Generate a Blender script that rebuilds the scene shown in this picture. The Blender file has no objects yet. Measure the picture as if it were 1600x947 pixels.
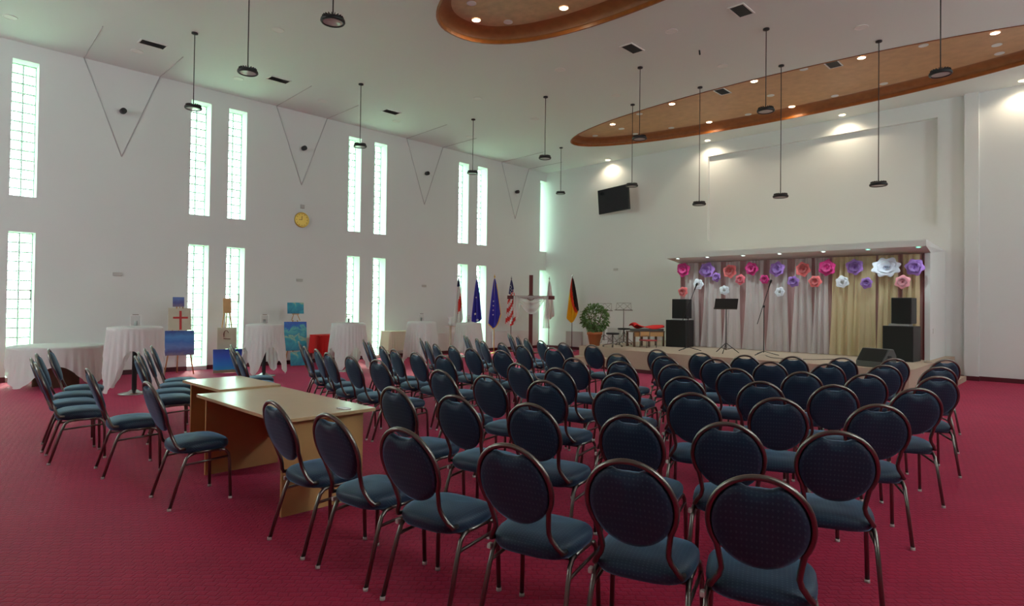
import bpy, bmesh, math, random
from mathutils import Vector, Matrix
random.seed(7)
PI = math.pi
sc = bpy.context.scene
C = sc.collection

# ------------------------------------------------------------------ camera
cam_d = bpy.data.cameras.new('camera')
cam_d.sensor_width = 36.0
cam_d.lens = 950.05 / 1600 * 36
cam_d.shift_y = -12.0 / 1600
cam_d.clip_end = 200
cam = bpy.data.objects.new('camera', cam_d)
C.objects.link(cam)
yaw, pitch, roll = 0.7691, 0.0147, 0.0119
cp, sp, cr, sr = math.cos(pitch), math.sin(pitch), math.cos(roll), math.sin(roll)
Rx = Matrix(((1, 0, 0), (0, cp, sp), (0, -sp, cp)))
Rz = Matrix(((cr, -sr, 0), (sr, cr, 0), (0, 0, 1)))
Lv = Matrix(((math.cos(yaw), math.sin(yaw), 0), (0, 0, -1), (-math.sin(yaw), math.cos(yaw), 0)))
Mc = Rz @ Rx @ Lv
cam.matrix_world = Matrix.Translation((0, 0, 1.6)) @ Matrix((Mc[0], -Mc[1], -Mc[2])).transposed().to_4x4()
sc.camera = cam

# ------------------------------------------------------------------ light
sc.view_settings.view_transform = 'Standard'
sc.view_settings.look = 'None'
sc.view_settings.gamma = 1
sc.view_settings.exposure = 0.93
world = bpy.data.worlds.new('sky')
sc.world = world
world.use_nodes = True
bg = world.node_tree.nodes['Background']
bg.inputs[0].default_value = (0.86, 0.98, 0.98, 1)
bg.inputs[1].default_value = 10.5
sc.cycles.use_denoising = True
sc.cycles.max_bounces = 8
sc.cycles.diffuse_bounces = 5
sc.cycles.transparent_max_bounces = 12
sc.cycles.caustics_reflective = False
sc.cycles.caustics_refractive = False
sc.cycles.sample_clamp_indirect = 6

sun_d = bpy.data.lights.new('sun', 'SUN')
sun_d.energy = 26.0
sun_d.angle = math.radians(6)
sun_d.color = (1.0, 0.95, 0.86)
sun = bpy.data.objects.new('sun', sun_d)
C.objects.link(sun)
sun.rotation_euler = Vector((-0.75, 0.30, 0.85)).to_track_quat('Z', 'Y').to_euler()

def portal(name, loc, rot, sx, sy):
    d = bpy.data.lights.new(name, 'AREA')
    d.shape = 'RECTANGLE'; d.size = sx; d.size_y = sy
    d.cycles.is_portal = True
    o = bpy.data.objects.new(name, d)
    o.location = loc; o.rotation_euler = rot
    C.objects.link(o)

# ------------------------------------------------------------------ materials
def newmat(name):
    m = bpy.data.materials.new(name); m.use_nodes = True
    nt = m.node_tree
    return m, nt, nt.nodes['Principled BSDF']
def mat(name, col, rough=0.5, metal=0.0, noise=None, bump=None, **kw):
    m, nt, b = newmat(name)
    b.inputs['Base Color'].default_value = (*col, 1)
    b.inputs['Roughness'].default_value = rough
    b.inputs['Metallic'].default_value = metal
    for k, v in kw.items():
        b.inputs[k.replace('_', ' ')].default_value = v
    tc = nt.nodes.new('ShaderNodeTexCoord')
    if noise:
        sc_, amt = noise
        n = nt.nodes.new('ShaderNodeTexNoise'); n.inputs['Scale'].default_value = sc_; n.inputs['Detail'].default_value = 5
        nt.links.new(tc.outputs['Object'], n.inputs['Vector'])
        mx = nt.nodes.new('ShaderNodeMix'); mx.data_type = 'RGBA'
        mx.inputs['A'].default_value = (*[c * (1 - amt) for c in col], 1)
        mx.inputs['B'].default_value = (*[min(1, c * (1 + amt)) for c in col], 1)
        nt.links.new(n.outputs['Fac'], mx.inputs['Factor'])
        nt.links.new(mx.outputs['Result'], b.inputs['Base Color'])
    if bump:
        sc_, st = bump
        n = nt.nodes.new('ShaderNodeTexNoise'); n.inputs['Scale'].default_value = sc_; n.inputs['Detail'].default_value = 4
        nt.links.new(tc.outputs['Object'], n.inputs['Vector'])
        bp = nt.nodes.new('ShaderNodeBump'); bp.inputs['Strength'].default_value = st; bp.inputs['Distance'].default_value = 0.01
        nt.links.new(n.outputs['Fac'], bp.inputs['Height'])
        nt.links.new(bp.outputs['Normal'], b.inputs['Normal'])
    return m
def emis(name, col, st):
    m, nt, b = newmat(name)
    b.inputs['Base Color'].default_value = (*col, 1)
    b.inputs['Emission Color'].default_value = (*col, 1)
    b.inputs['Emission Strength'].default_value = st
    return m
def sheer(name, col, alpha):
    m, nt, b = newmat(name)
    b.inputs['Base Color'].default_value = (*col, 1)
    b.inputs['Roughness'].default_value = 0.8
    tr = nt.nodes.new('ShaderNodeBsdfTransparent')
    tl = nt.nodes.new('ShaderNodeBsdfTranslucent'); tl.inputs[0].default_value = (*col, 1)
    m1 = nt.nodes.new('ShaderNodeMixShader'); m1.inputs[0].default_value = 0.25
    m2 = nt.nodes.new('ShaderNodeMixShader'); m2.inputs[0].default_value = alpha
    nt.links.new(b.outputs[0], m1.inputs[1]); nt.links.new(tl.outputs[0], m1.inputs[2])
    nt.links.new(tr.outputs[0], m2.inputs[1]); nt.links.new(m1.outputs[0], m2.inputs[2])
    nt.links.new(m2.outputs[0], nt.nodes['Material Output'].inputs[0])
    return m
def math_node(nt, op, a, b=None):
    n = nt.nodes.new('ShaderNodeMath'); n.operation = op
    for i, v in enumerate((a, b)):
        if v is None: continue
        if isinstance(v, (int, float)): n.inputs[i].default_value = v
        else: nt.links.new(v, n.inputs[i])
    return n.outputs[0]

def paint(name, stops, sc_=4.0, amt=0.5, h=0.5):
    m, nt, b = newmat(name)
    tc = nt.nodes.new('ShaderNodeTexCoord'); sx = nt.nodes.new('ShaderNodeSeparateXYZ'); nt.links.new(tc.outputs['Object'], sx.inputs[0])
    n = nt.nodes.new('ShaderNodeTexNoise'); n.inputs['Scale'].default_value = sc_; n.inputs['Detail'].default_value = 4; n.inputs['Distortion'].default_value = 1.2
    nt.links.new(tc.outputs['Object'], n.inputs['Vector'])
    f = math_node(nt, 'ADD', math_node(nt, 'MULTIPLY', sx.outputs['Z'], 1 / h), math_node(nt, 'MULTIPLY', math_node(nt, 'SUBTRACT', n.outputs['Fac'], .5), amt))
    r_ = nt.nodes.new('ShaderNodeValToRGB'); els = r_.color_ramp.elements
    while len(els) < len(stops): els.new(.5)
    for e, (p, c) in zip(els, stops): e.position = p; e.color = (*c, 1)
    nt.links.new(f, r_.inputs[0]); nt.links.new(r_.outputs[0], b.inputs['Base Color']); b.inputs['Roughness'].default_value = .45
    return m

def carpet_mat():
    m, nt, b = newmat('crimson_carpet')
    tc = nt.nodes.new('ShaderNodeTexCoord')
    mp = nt.nodes.new('ShaderNodeMapping'); mp.inputs['Rotation'].default_value = (0, 0, -0.769)
    nt.links.new(tc.outputs['Object'], mp.inputs['Vector'])
    br = nt.nodes.new('ShaderNodeTexBrick')
    br.inputs['Scale'].default_value = 8.0
    br.inputs['Mortar Size'].default_value = 0.07
    br.inputs['Mortar Smooth'].default_value = 1.0
    br.inputs['Brick Width'].default_value = 0.52
    br.inputs['Row Height'].default_value = 0.40
    br.inputs['Color1'].default_value = (1, 1, 1, 1); br.inputs['Color2'].default_value = (0.72, 0.72, 0.72, 1); br.inputs['Mortar'].default_value = (0.30, 0.30, 0.30, 1)
    # wobble the weave so that it reads as woven loops
    n0 = nt.nodes.new('ShaderNodeTexNoise'); n0.inputs['Scale'].default_value = 9
    nt.links.new(mp.outputs[0], n0.inputs['Vector'])
    va = nt.nodes.new('ShaderNodeVectorMath'); va.operation = 'SCALE'; va.inputs['Scale'].default_value = 0.05
    nt.links.new(n0.outputs['Color'], va.inputs[0])
    vb = nt.nodes.new('ShaderNodeVectorMath'); nt.links.new(mp.outputs[0], vb.inputs[0]); nt.links.new(va.outputs[0], vb.inputs[1])
    nt.links.new(vb.outputs[0], br.inputs['Vector'])
    n1 = nt.nodes.new('ShaderNodeTexNoise'); n1.inputs['Scale'].default_value = 120; n1.inputs['Detail'].default_value = 3
    nt.links.new(tc.outputs['Object'], n1.inputs['Vector'])
    n2 = nt.nodes.new('ShaderNodeTexNoise'); n2.inputs['Scale'].default_value = 1.1; n2.inputs['Detail'].default_value = 3
    nt.links.new(tc.outputs['Object'], n2.inputs['Vector'])
    f = math_node(nt, 'MULTIPLY', br.outputs['Color'], 0.38)
    f = math_node(nt, 'ADD', f, math_node(nt, 'MULTIPLY', n1.outputs['Fac'], 0.35))
    f = math_node(nt, 'ADD', f, math_node(nt, 'MULTIPLY', n2.outputs['Fac'], 0.35))
    cr_ = nt.nodes.new('ShaderNodeValToRGB')
    cr_.color_ramp.elements[0].position = 0.25; cr_.color_ramp.elements[0].color = (0.22, 0.005, 0.022, 1)
    cr_.color_ramp.elements[1].position = 0.95; cr_.color_ramp.elements[1].color = (0.58, 0.020, 0.066, 1)
    nt.links.new(f, cr_.inputs[0]); nt.links.new(cr_.outputs[0], b.inputs['Base Color'])
    bp = nt.nodes.new('ShaderNodeBump'); bp.inputs['Strength'].default_value = 0.9; bp.inputs['Distance'].default_value = 0.012
    nt.links.new(f, bp.inputs['Height']); nt.links.new(bp.outputs['Normal'], b.inputs['Normal'])
    b.inputs['Roughness'].default_value = 0.62
    b.inputs['Specular IOR Level'].default_value = 0.15
    b.inputs['Sheen Weight'].default_value = 0.22
    b.inputs['Sheen Roughness'].default_value = 0.4
    b.inputs['Sheen Tint'].default_value = (1.0, 0.30, 0.65, 1)
    return m

def fabric_mat():
    m, nt, b = newmat('navy_dotted_fabric')
    tc = nt.nodes.new('ShaderNodeTexCoord')
    sx = nt.nodes.new('ShaderNodeSeparateXYZ'); nt.links.new(tc.outputs['Object'], sx.inputs[0])
    k = 2 * PI / 0.026
    yz = math_node(nt, 'ADD', sx.outputs['Y'], sx.outputs['Z'])
    u = math_node(nt, 'SINE', math_node(nt, 'MULTIPLY', math_node(nt, 'ADD', sx.outputs['X'], yz), k * 0.7))
    v = math_node(nt, 'SINE', math_node(nt, 'MULTIPLY', math_node(nt, 'SUBTRACT', sx.outputs['X'], yz), k * 0.7))
    d = math_node(nt, 'GREATER_THAN', math_node(nt, 'MULTIPLY', u, v), 0.62)
    mx = nt.nodes.new('ShaderNodeMix'); mx.data_type = 'RGBA'
    mx.inputs['A'].default_value = (0.005, 0.024, 0.056, 1)
    mx.inputs['B'].default_value = (0.026, 0.058, 0.088, 1)
    nt.links.new(d, mx.inputs['Factor']); nt.links.new(mx.outputs['Result'], b.inputs['Base Color'])
    b.inputs['Roughness'].default_value = 0.55
    b.inputs['Specular IOR Level'].default_value = 0.5
    b.inputs['Sheen Weight'].default_value = 0.6
    b.inputs['Sheen Roughness'].default_value = 0.35
    b.inputs['Sheen Tint'].default_value = (0.35, 0.65, 1.0, 1)
    return m

def glass_block_mat():
    m, nt, b = newmat('glass_block')
    tc = nt.nodes.new('ShaderNodeTexCoord')
    n = nt.nodes.new('ShaderNodeTexNoise'); n.inputs['Scale'].default_value = 14; n.inputs['Distortion'].default_value = 2.5
    nt.links.new(tc.outputs['Object'], n.inputs['Vector'])
    bp = nt.nodes.new('ShaderNodeBump'); bp.inputs['Strength'].default_value = 0.6; bp.inputs['Distance'].default_value = 0.02
    nt.links.new(n.outputs['Fac'], bp.inputs['Height'])
    tr = nt.nodes.new('ShaderNodeBsdfTransparent'); tr.inputs[0].default_value = (0.66, 0.76, 0.73, 1)
    tl = nt.nodes.new('ShaderNodeBsdfTranslucent'); tl.inputs[0].default_value = (0.55, 0.72, 0.66, 1)
    gl = nt.nodes.new('ShaderNodeBsdfGlossy'); gl.inputs['Roughness'].default_value = 0.12
    nt.links.new(bp.outputs['Normal'], gl.inputs['Normal'])
    m1 = nt.nodes.new('ShaderNodeMixShader'); nt.links.new(tr.outputs[0], m1.inputs[1]); nt.links.new(tl.outputs[0], m1.inputs[2])
    nt.links.new(math_node(nt, 'MULTIPLY', n.outputs['Fac'], 0.55), m1.inputs[0])
    m2 = nt.nodes.new('ShaderNodeMixShader'); m2.inputs[0].default_value = 0.06
    nt.links.new(m1.outputs[0], m2.inputs[1]); nt.links.new(gl.outputs[0], m2.inputs[2])
    nt.links.new(m2.outputs[0], nt.nodes['Material Output'].inputs[0])
    return m

M = {
 'wall': mat('white_plaster', (0.755, 0.77, 0.755), 0.75, noise=(1.2, 0.02), bump=(40, 0.05)),
 'ceil': mat('ceiling_paint', (0.775, 0.815, 0.80), 0.7, noise=(0.6, 0.015)),
 'carpet': carpet_mat(),
 'stage': mat('beige_stage_carpet', (0.50, 0.39, 0.30), 0.85, noise=(60, 0.12), bump=(150, 0.3)),
 'base': mat('wine_baseboard', (0.10, 0.012, 0.02), 0.45),
 'groove': mat('shadow_groove_paint', (0.52, 0.51, 0.51), 0.7),
 'copper': mat('copper_plaster', (0.58, 0.32, 0.155), 0.5, noise=(5, 0.22), bump=(20, 0.1)),
 'copper2': mat('tan_gold_plaster', (0.62, 0.43, 0.25), 0.5, noise=(7, 0.3), bump=(20, 0.1)),
 'rim': mat('orange_brown_rim', (0.36, 0.105, 0.015), 0.35, noise=(9, 0.35)),
 'rim2': mat('brown_shaded_cove', (0.34, 0.13, 0.045), 0.5, noise=(8, 0.3)),  # brown of the cove, part of its darkness standing in for shade
 'fabric': fabric_mat(),
 'steel': mat('pewter_tube', (0.22, 0.20, 0.18), 0.30, 1.0),
 'cap': mat('pale_plastic_cap', (0.62, 0.60, 0.56), 0.4),
 'black': mat('black_plastic', (0.012, 0.012, 0.013), 0.45),
 'black2': mat('black_speaker_cloth', (0.010, 0.012, 0.011), 0.8, bump=(200, 0.4)),
 'screen': mat('dark_screen', (0.006, 0.007, 0.012), 0.08),
 'chrome': mat('brushed_chrome', (0.6, 0.6, 0.6), 0.25, 1.0),
 'wood': mat('beech_laminate', (0.52, 0.29, 0.115), 0.35, noise=(6, 0.06)),
 'woodtop': mat('beech_desk_top', (0.60, 0.40, 0.215), 0.22, noise=(6, 0.05)),
 'darkwood': mat('brown_wood', (0.13, 0.06, 0.035), 0.45, noise=(8, 0.2)),
 'pine': mat('pine_wood', (0.55, 0.30, 0.12), 0.5, noise=(12, 0.15)),
 'redwood': mat('dark_red_wood', (0.13, 0.022, 0.022), 0.4, noise=(9, 0.2)),
 'cloth': sheer('white_tablecloth', (0.88, 0.88, 0.88), 0.94),
 'cream': mat('cream_cloth', (0.68, 0.60, 0.48), 0.9),
 'red': mat('red_cloth', (0.75, 0.02, 0.02), 0.8),
 'mauve': mat('mauve_curtain', (0.46, 0.28, 0.28), 0.75),
 'sheer': sheer('white_sheer', (0.86, 0.83, 0.83), 0.60),
 'gold': sheer('gold_sheer', (0.86, 0.74, 0.45), 0.70),
 'grate': mat('dark_vent', (0.09, 0.09, 0.085), 0.6),
 'white': mat('white_enamel', (0.82, 0.82, 0.80), 0.4),
 'grey': mat('grey_plastic', (0.50, 0.49, 0.47), 0.5),
 'lit': emis('lit_lamp', (1.0, 0.80, 0.50), 14.0),
 'litw': emis('lit_cool_lamp', (0.75, 1.0, 0.95), 5.0),
 'litc': emis('lit_green_lamp', (0.25, 1.0, 0.75), 4.0),
 'lens': mat('pale_lens', (0.62, 0.66, 0.66), 0.12),
 'block': glass_block_mat(),
 'mortar': mat('block_joint', (0.50, 0.58, 0.55), 0.8),
 'clockgold': mat('gold_clock', (0.75, 0.52, 0.13), 0.28, 0.9),
 'terracotta': mat('terracotta', (0.48, 0.17, 0.06), 0.75, noise=(10, 0.1)),
 'soil': mat('soil', (0.04, 0.025, 0.015), 0.95),
 'leaf': mat('green_leaf', (0.12, 0.22, 0.06), 0.5, noise=(14, 0.5)),
 'grass': mat('grass', (0.25, 0.36, 0.12), 0.9, noise=(2, 0.4)),
 'hedge': mat('hedge_leaves', (0.16, 0.26, 0.09), 0.8, noise=(4, 0.6)),
 'blue': mat('blue_flag_cloth', (0.045, 0.04, 0.42), 0.7),
 'usred': mat('red_flag_cloth', (0.70, 0.05, 0.04), 0.7),
 'flagwhite': mat('white_flag_cloth', (0.82, 0.80, 0.78), 0.7),
 'navyf': mat('navy_flag_cloth', (0.03, 0.035, 0.14), 0.7),
 'flagblack': mat('black_flag_cloth', (0.015, 0.01, 0.01), 0.7),
 'flagred': mat('scarlet_flag_cloth', (0.75, 0.05, 0.015), 0.7),
 'flaggold': mat('yellow_flag_cloth', (0.90, 0.48, 0.01), 0.7),
 'fringe': mat('gold_fringe', (0.75, 0.50, 0.10), 0.6),
 'sea': paint('blue_sea_paint', [(0, (.20, .13, .20)), (.15, (.07, .07, .24)), (.32, (.10, .16, .42)), (.55, (.03, .12, .42)), (.75, (.05, .20, .50)), (1, (.02, .05, .25))], 6, .35, .53),
 'sea2': paint('bright_blue_paint', [(0, (.22, .13, .07)), (.10, (.22, .14, .08)), (.14, (.0, .22, .55)), (.35, (.0, .16, .62)), (.7, (.01, .06, .50)), (1, (.01, .03, .30))], 3, .15, .52),
 'teal': paint('teal_paint', [(0, (.0, .16, .28)), (.3, (.02, .32, .40)), (.45, (.30, .45, .30)), (.55, (.0, .22, .36)), (.75, (.10, .42, .42)), (.85, (.0, .14, .46)), (1, (.01, .08, .42))], 5, 1.1, .7),
 'canvas': mat('beige_canvas', (0.55, 0.49, 0.38), 0.8, noise=(4, 0.15)),
 'sand': mat('sand_paint', (0.28, 0.19, 0.12), 0.7),
 'crossred': mat('red_paint', (0.50, 0.02, 0.02), 0.5),
 'brownink': mat('brown_paint', (0.16, 0.03, 0.02), 0.6),
 'seatred': mat('red_leather', (0.45, 0.03, 0.04), 0.5),
}
_g = bpy.data.materials.new('clear_glass'); _g.use_nodes = True
_nt = _g.node_tree; _nt.nodes.clear()
_o = _nt.nodes.new('ShaderNodeOutputMaterial'); _t = _nt.nodes.new('ShaderNodeBsdfTransparent'); _l = _nt.nodes.new('ShaderNodeBsdfGlossy'); _l.inputs['Roughness'].default_value = 0.05
_f = _nt.nodes.new('ShaderNodeFresnel'); _f.inputs[0].default_value = 1.6; _x = _nt.nodes.new('ShaderNodeMixShader')
_nt.links.new(_f.outputs[0], _x.inputs[0]); _nt.links.new(_t.outputs[0], _x.inputs[1]); _nt.links.new(_l.outputs[0], _x.inputs[2]); _nt.links.new(_x.outputs[0], _o.inputs[0])
M['glass'] = _g

# ------------------------------------------------------------------ helpers
def box(bm, c, s, rz=0.0, mi=0, rot=None):
    m = Matrix.Translation(c) @ (rot.to_4x4() if rot is not None else Matrix.Rotation(rz, 4, 'Z')) @ Matrix.Diagonal((*s, 1))
    r = bmesh.ops.create_cube(bm, size=1, matrix=m)
    for f in {f for v in r['verts'] for f in v.link_faces}: f.material_index = mi
    return r['verts']
def bx(bm, x0, x1, y0, y1, z0, z1, mi=0):
    return box(bm, ((x0 + x1) / 2, (y0 + y1) / 2, (z0 + z1) / 2), (x1 - x0, y1 - y0, z1 - z0), mi=mi)
def tube(bm, pts, r, n=8, mi=0, closed=False, flat=1.0):
    pts = [Vector(p) for p in pts]; rings = []
    N = len(pts)
    rs = r if isinstance(r, (list, tuple)) else [r] * N
    up = None
    for i, p in enumerate(pts):
        if closed: t = pts[(i + 1) % N] - pts[i - 1]
        else: t = pts[min(i + 1, N - 1)] - pts[max(i - 1, 0)]
        t.normalize()
        if up is None:
            up = Vector((0, 0, 1)) if abs(t.z) < 0.9 else Vector((0, 1, 0))
        a = t.cross(up)
        if a.length < 1e-4: a = t.cross(Vector((1, 0, 0)))
        a.normalize(); b = a.cross(t).normalized(); up = b
        rings.append([bm.verts.new(p + rs[i] * (math.cos(2 * PI * k / n) * a + flat * math.sin(2 * PI * k / n) * b)) for k in range(n)])
    m = N if closed else N - 1
    for i in range(m):
        A, B = rings[i], rings[(i + 1) % N]
        for k in range(n):
            f = bm.faces.new((A[k], A[(k + 1) % n], B[(k + 1) % n], B[k])); f.material_index = mi; f.smooth = True
    if not closed:
        for R_, rev in ((rings[0], False), (rings[-1], True)):
            f = bm.faces.new(R_ if rev else list(reversed(R_))); f.material_index = mi
def lathe(bm, prof, c=(0, 0, 0), n=24, mi=0, smooth=True):
    rings = []
    for r, z in prof:
        if r < 1e-6: rings.append([bm.verts.new((c[0], c[1], c[2] + z))])
        else: rings.append([bm.verts.new((c[0] + r * math.cos(2 * PI * k / n), c[1] + r * math.sin(2 * PI * k / n), c[2] + z)) for k in range(n)])
    for A, B in zip(rings, rings[1:]):
        for k in range(n):
            k2 = (k + 1) % n
            if len(A) == 1 and len(B) == 1: continue
            if len(A) == 1: vs = (A[0], B[k], B[k2])
            elif len(B) == 1: vs = (A[k], A[k2], B[0])
            else: vs = (A[k], A[k2], B[k2], B[k])
            f = bm.faces.new(vs); f.material_index = mi; f.smooth = smooth
def grid(bm, fn, nu, nv, mi=0, mfn=None, closed=False):
    V = [[bm.verts.new(fn(i / nu, j / nv)) for j in range(nv + 1)] for i in range(nu if closed else nu + 1)]
    L = len(V)
    for i in range(nu):
        for j in range(nv):
            f = bm.faces.new((V[i][j], V[(i + 1) % L][j], V[(i + 1) % L][j + 1], V[i][j + 1])); f.smooth = True
            f.material_index = mfn((i + .5) / nu, (j + .5) / nv) if mfn else mi
def obj(name, bm, mats, parent=None, bevel=0.0, solid=0.0):
    bmesh.ops.recalc_face_normals(bm, faces=bm.faces) if not solid else None
    me = bpy.data.meshes.new(name); bm.to_mesh(me); bm.free()
    for m in (mats if isinstance(mats, (list, tuple)) else [mats]): me.materials.append(m)
    o = bpy.data.objects.new(name, me); C.objects.link(o)
    if parent is not None: o.parent = parent
    if bevel:
        b = o.modifiers.new('bevel', 'BEVEL'); b.width = bevel; b.segments = 2; b.limit_method = 'ANGLE'
    if solid:
        s = o.modifiers.new('solid', 'SOLIDIFY'); s.thickness = solid
    return o
def BM(): return bmesh.new()
def tag(o, label, cat=None, group=None, kind=None):
    o['label'] = label
    if cat: o['category'] = cat
    if group: o['group'] = group
    if kind: o['kind'] = kind
    return o
def thing(name, label, cat, loc=(0, 0, 0), rz=0.0, group=None, kind=None):
    o = bpy.data.objects.new(name, None); C.objects.link(o)
    o.empty_display_size = 0.1
    o.location = loc; o.rotation_euler = (0, 0, rz)
    return tag(o, label, cat, group, kind)
KIDS = {}
def copy_tree(o, parent=None):
    c = o.copy(); C.objects.link(c)
    if parent is not None: c.parent = parent
    for ch in list(o.children): copy_tree(ch, c)
    return c
ORD = ['', 'first', 'second', 'third', 'fourth', 'fifth', 'sixth', 'seventh', 'eighth', 'ninth', 'tenth', 'eleventh', 'twelfth', 'thirteenth', 'fourteenth', 'fifteenth', 'sixteenth']

# ------------------------------------------------------------------ the shell
XL, YB, CZ = -14.95, 17.25, 6.54
XR, YR = 5.0, -5.0
WY = [(0.78, 1.20), (1.63, 2.04), (4.82, 5.255), (5.66, 6.085), (8.88, 9.28), (9.71, 10.135), (12.91, 13.335), (13.74, 14.18), (16.89, 17.25)]
ZL = (0.09, 2.885); ZU = (3.575, 6.205)

bm = BM(); bx(bm, XL - 0.45, XR + .3, YR - .3, YB + .3, -0.2, 0.0)
tag(obj('floor', bm, M['carpet']), 'crimson red carpet floor with a small woven relief pattern', 'floor', kind='structure')

bm = BM()
X0, X1 = XL - 0.42, XL
edges = [YR] + [v for w in WY for v in w]
pairs = [(YR, WY[0][0])] + [(WY[i][1], WY[i + 1][0]) for i in range(len(WY) - 1)]
for a, b_ in pairs: bx(bm, X0, X1, a, b_, 0, CZ + .1)
for a, b_ in WY:
    bx(bm, X0, X1, a, b_, -.1, ZL[0]); bx(bm, X0, X1, a, b_, ZL[1], ZU[0]); bx(bm, X0, X1, a, b_, ZU[1], CZ + .1)
tag(obj('wall_left', bm, M['wall']), 'long white side wall pierced by tall narrow glass block windows', 'wall', kind='structure')

# back wall with the shallow recessed panel above the stage
bm = BM()
RX0, RX1, RZ0, RZ1 = -8.52, -2.76, 3.595, 6.14
bx(bm, XL - .42, RX0, YB, YB + .35, 0, CZ + .1); bx(bm, RX1, XR, YB, YB + .35, 0, CZ + .1)
bx(bm, RX0, RX1, YB, YB + .35, 0, RZ0); bx(bm, RX0, RX1, YB, YB + .35, RZ1, CZ + .1)
bx(bm, RX0, RX1, YB + .13, YB + .35, RZ0, RZ1)
tag(obj('wall_back', bm, M['wall']), 'white end wall behind the stage with a shallow recessed panel', 'wall', kind='structure')
bm = BM(); bx(bm, -2.23, -1.97, YB - .13, YB + .02, 0, CZ + .02)
tag(obj('trim_1', bm, M['wall']), 'narrow white pilaster on the end wall right of the stage', 'pilaster', kind='structure')

# unseen walls behind and to the right of the camera, with openings added and sized for fill light
def wall_with_openings(name, label, axis, pos, lo, hi, ops, th=0.3):
    bm = BM(); cur = lo
    def q(a, b, z0, z1):
        if axis == 'x': bx(bm, pos, pos + th, a, b, z0, z1)
        else: bx(bm, a, b, pos - th, pos, z0, z1)
    for a, b, z0, z1 in ops:
        q(cur, a, 0, CZ + .1); q(a, b, 0, z0); q(a, b, z1, CZ + .1); cur = b
    q(cur, hi, 0, CZ + .1)
    tag(obj(name, bm, M['wall']), label, 'wall', kind='structure')
    for a, b, z0, z1 in ops:
        if axis == 'x': portal('daylight_portal', (pos + .15, (a + b) / 2, (z0 + z1) / 2), (0, PI / 2, 0), z1 - z0, b - a)
        else: portal('daylight_portal', ((a + b) / 2, pos - .15, (z0 + z1) / 2), (PI / 2, 0, 0), b - a, z1 - z0)
REAR_OPS = [(-11.5, -9.9, 3.4, 6.2)]
RIGHT_OPS = [(2.0, 3.0, 3.6, 6.2), (7.5, 8.5, 3.6, 6.2), (13.0, 14.0, 3.6, 6.2)]
wall_with_openings('wall_rear', 'white wall behind the camera', 'y', YR, XL - .42, XR + .3, REAR_OPS)
wall_with_openings('wall_right', 'white side wall right of the camera', 'x', XR, YR, YB + .35, RIGHT_OPS)

# ceiling: a slab with two oval openings, from a filled 2D curve
OV = [(-5.6, 14.70, 6.05, 1.68, 2.0), (-5.6, 7.27, 2.95, 1.41, 2.25)]
def oval(cx, cy, a, b, p, n=72, g=0.0):
    out = []
    for k in range(n):
        t = 2 * PI * k / n; c_, s_ = math.cos(t), math.sin(t)
        out.append((cx + (a + g) * math.copysign(abs(c_) ** (2 / p), c_), cy + (b + g) * math.copysign(abs(s_) ** (2 / p), s_)))
    return out
cu = bpy.data.curves.new('ceiling', 'CURVE'); cu.dimensions = '2D'; cu.fill_mode = 'BOTH'; cu.extrude = 0.03
def spl(pts):
    s = cu.splines.new('POLY'); s.points.add(len(pts) - 1); s.use_cyclic_u = True
    for p, q in zip(s.points, pts): p.co = (q[0], q[1], 0, 1)
spl([(XL - .4, YR - .3), (XR + .3, YR - .3), (XR + .3, YB + .3), (XL - .4, YB + .3)])
for o_ in OV: spl(oval(*o_))
tmp = bpy.data.objects.new('ceiling_curve', cu); C.objects.link(tmp)
me = bpy.data.meshes.new_from_object(tmp.evaluated_get(bpy.context.evaluated_depsgraph_get()))
bpy.data.objects.remove(tmp)
me.materials.clear(); me.materials.append(M['ceil'])
for v in me.vertices: v.co.z += CZ + 0.03
ceil = bpy.data.objects.new('ceiling', me); C.objects.link(ceil)
tag(ceil, 'white ceiling with two oval copper coloured recesses', 'ceiling', kind='structure')
RD = 0.22
for i, o_ in enumerate(OV):
    bm = BM(); P0 = oval(*o_, g=0.0); n = len(P0)
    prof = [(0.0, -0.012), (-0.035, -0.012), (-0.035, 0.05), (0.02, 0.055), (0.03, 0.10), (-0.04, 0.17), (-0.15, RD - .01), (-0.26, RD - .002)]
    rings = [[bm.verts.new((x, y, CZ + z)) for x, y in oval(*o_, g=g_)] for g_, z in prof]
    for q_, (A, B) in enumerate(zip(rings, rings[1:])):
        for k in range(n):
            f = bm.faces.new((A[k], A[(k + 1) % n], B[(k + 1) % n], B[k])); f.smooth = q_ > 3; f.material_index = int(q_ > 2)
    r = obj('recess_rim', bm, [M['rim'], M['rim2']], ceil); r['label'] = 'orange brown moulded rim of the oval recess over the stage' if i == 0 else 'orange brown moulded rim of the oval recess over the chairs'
    bm = BM()
    bm.faces.new([bm.verts.new((x, y, CZ + RD)) for x, y in oval(*o_, g=0.06)])
    r = obj('recess_panel', bm, M['copper'] if i == 0 else M['copper2'], ceil); r['label'] = 'copper brown panel inside the oval over the stage' if i == 0 else 'mottled tan panel inside the oval over the chairs'
bm = BM(); bx(bm, XL - .4, XR + .3, YR - .3, YB + .3, CZ + RD + .02, CZ + RD + .1)
tag(obj('trim_2', bm, M['ceil']), 'slab above the ceiling recesses', 'slab', kind='structure')

# V shaped grooves down the left wall and on across the ceiling
for k, yc in enumerate((3.46, 7.51, 11.52, 15.55)):
    bm = BM()
    for s in (-1, 1):
        a = Vector((XL + .002, yc, 4.64)); b_ = Vector((XL + .002, yc + s * .70, CZ))
        tube(bm, [a, b_], 0.011, 6)
        tube(bm, [b_ - Vector((0, 0, .003)), Vector((XL + (2.0 if s < 0 else 1.6), yc + s * .72 + (-0.08 if s < 0 else -0.05), CZ - .003))], 0.009, 6)
    tag(obj('trim_%d' % (3 + k), bm, M['groove']), 'thin grey V shaped groove line, %s from the left on the side wall' % ORD[k + 1], 'groove', kind='structure')

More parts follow.
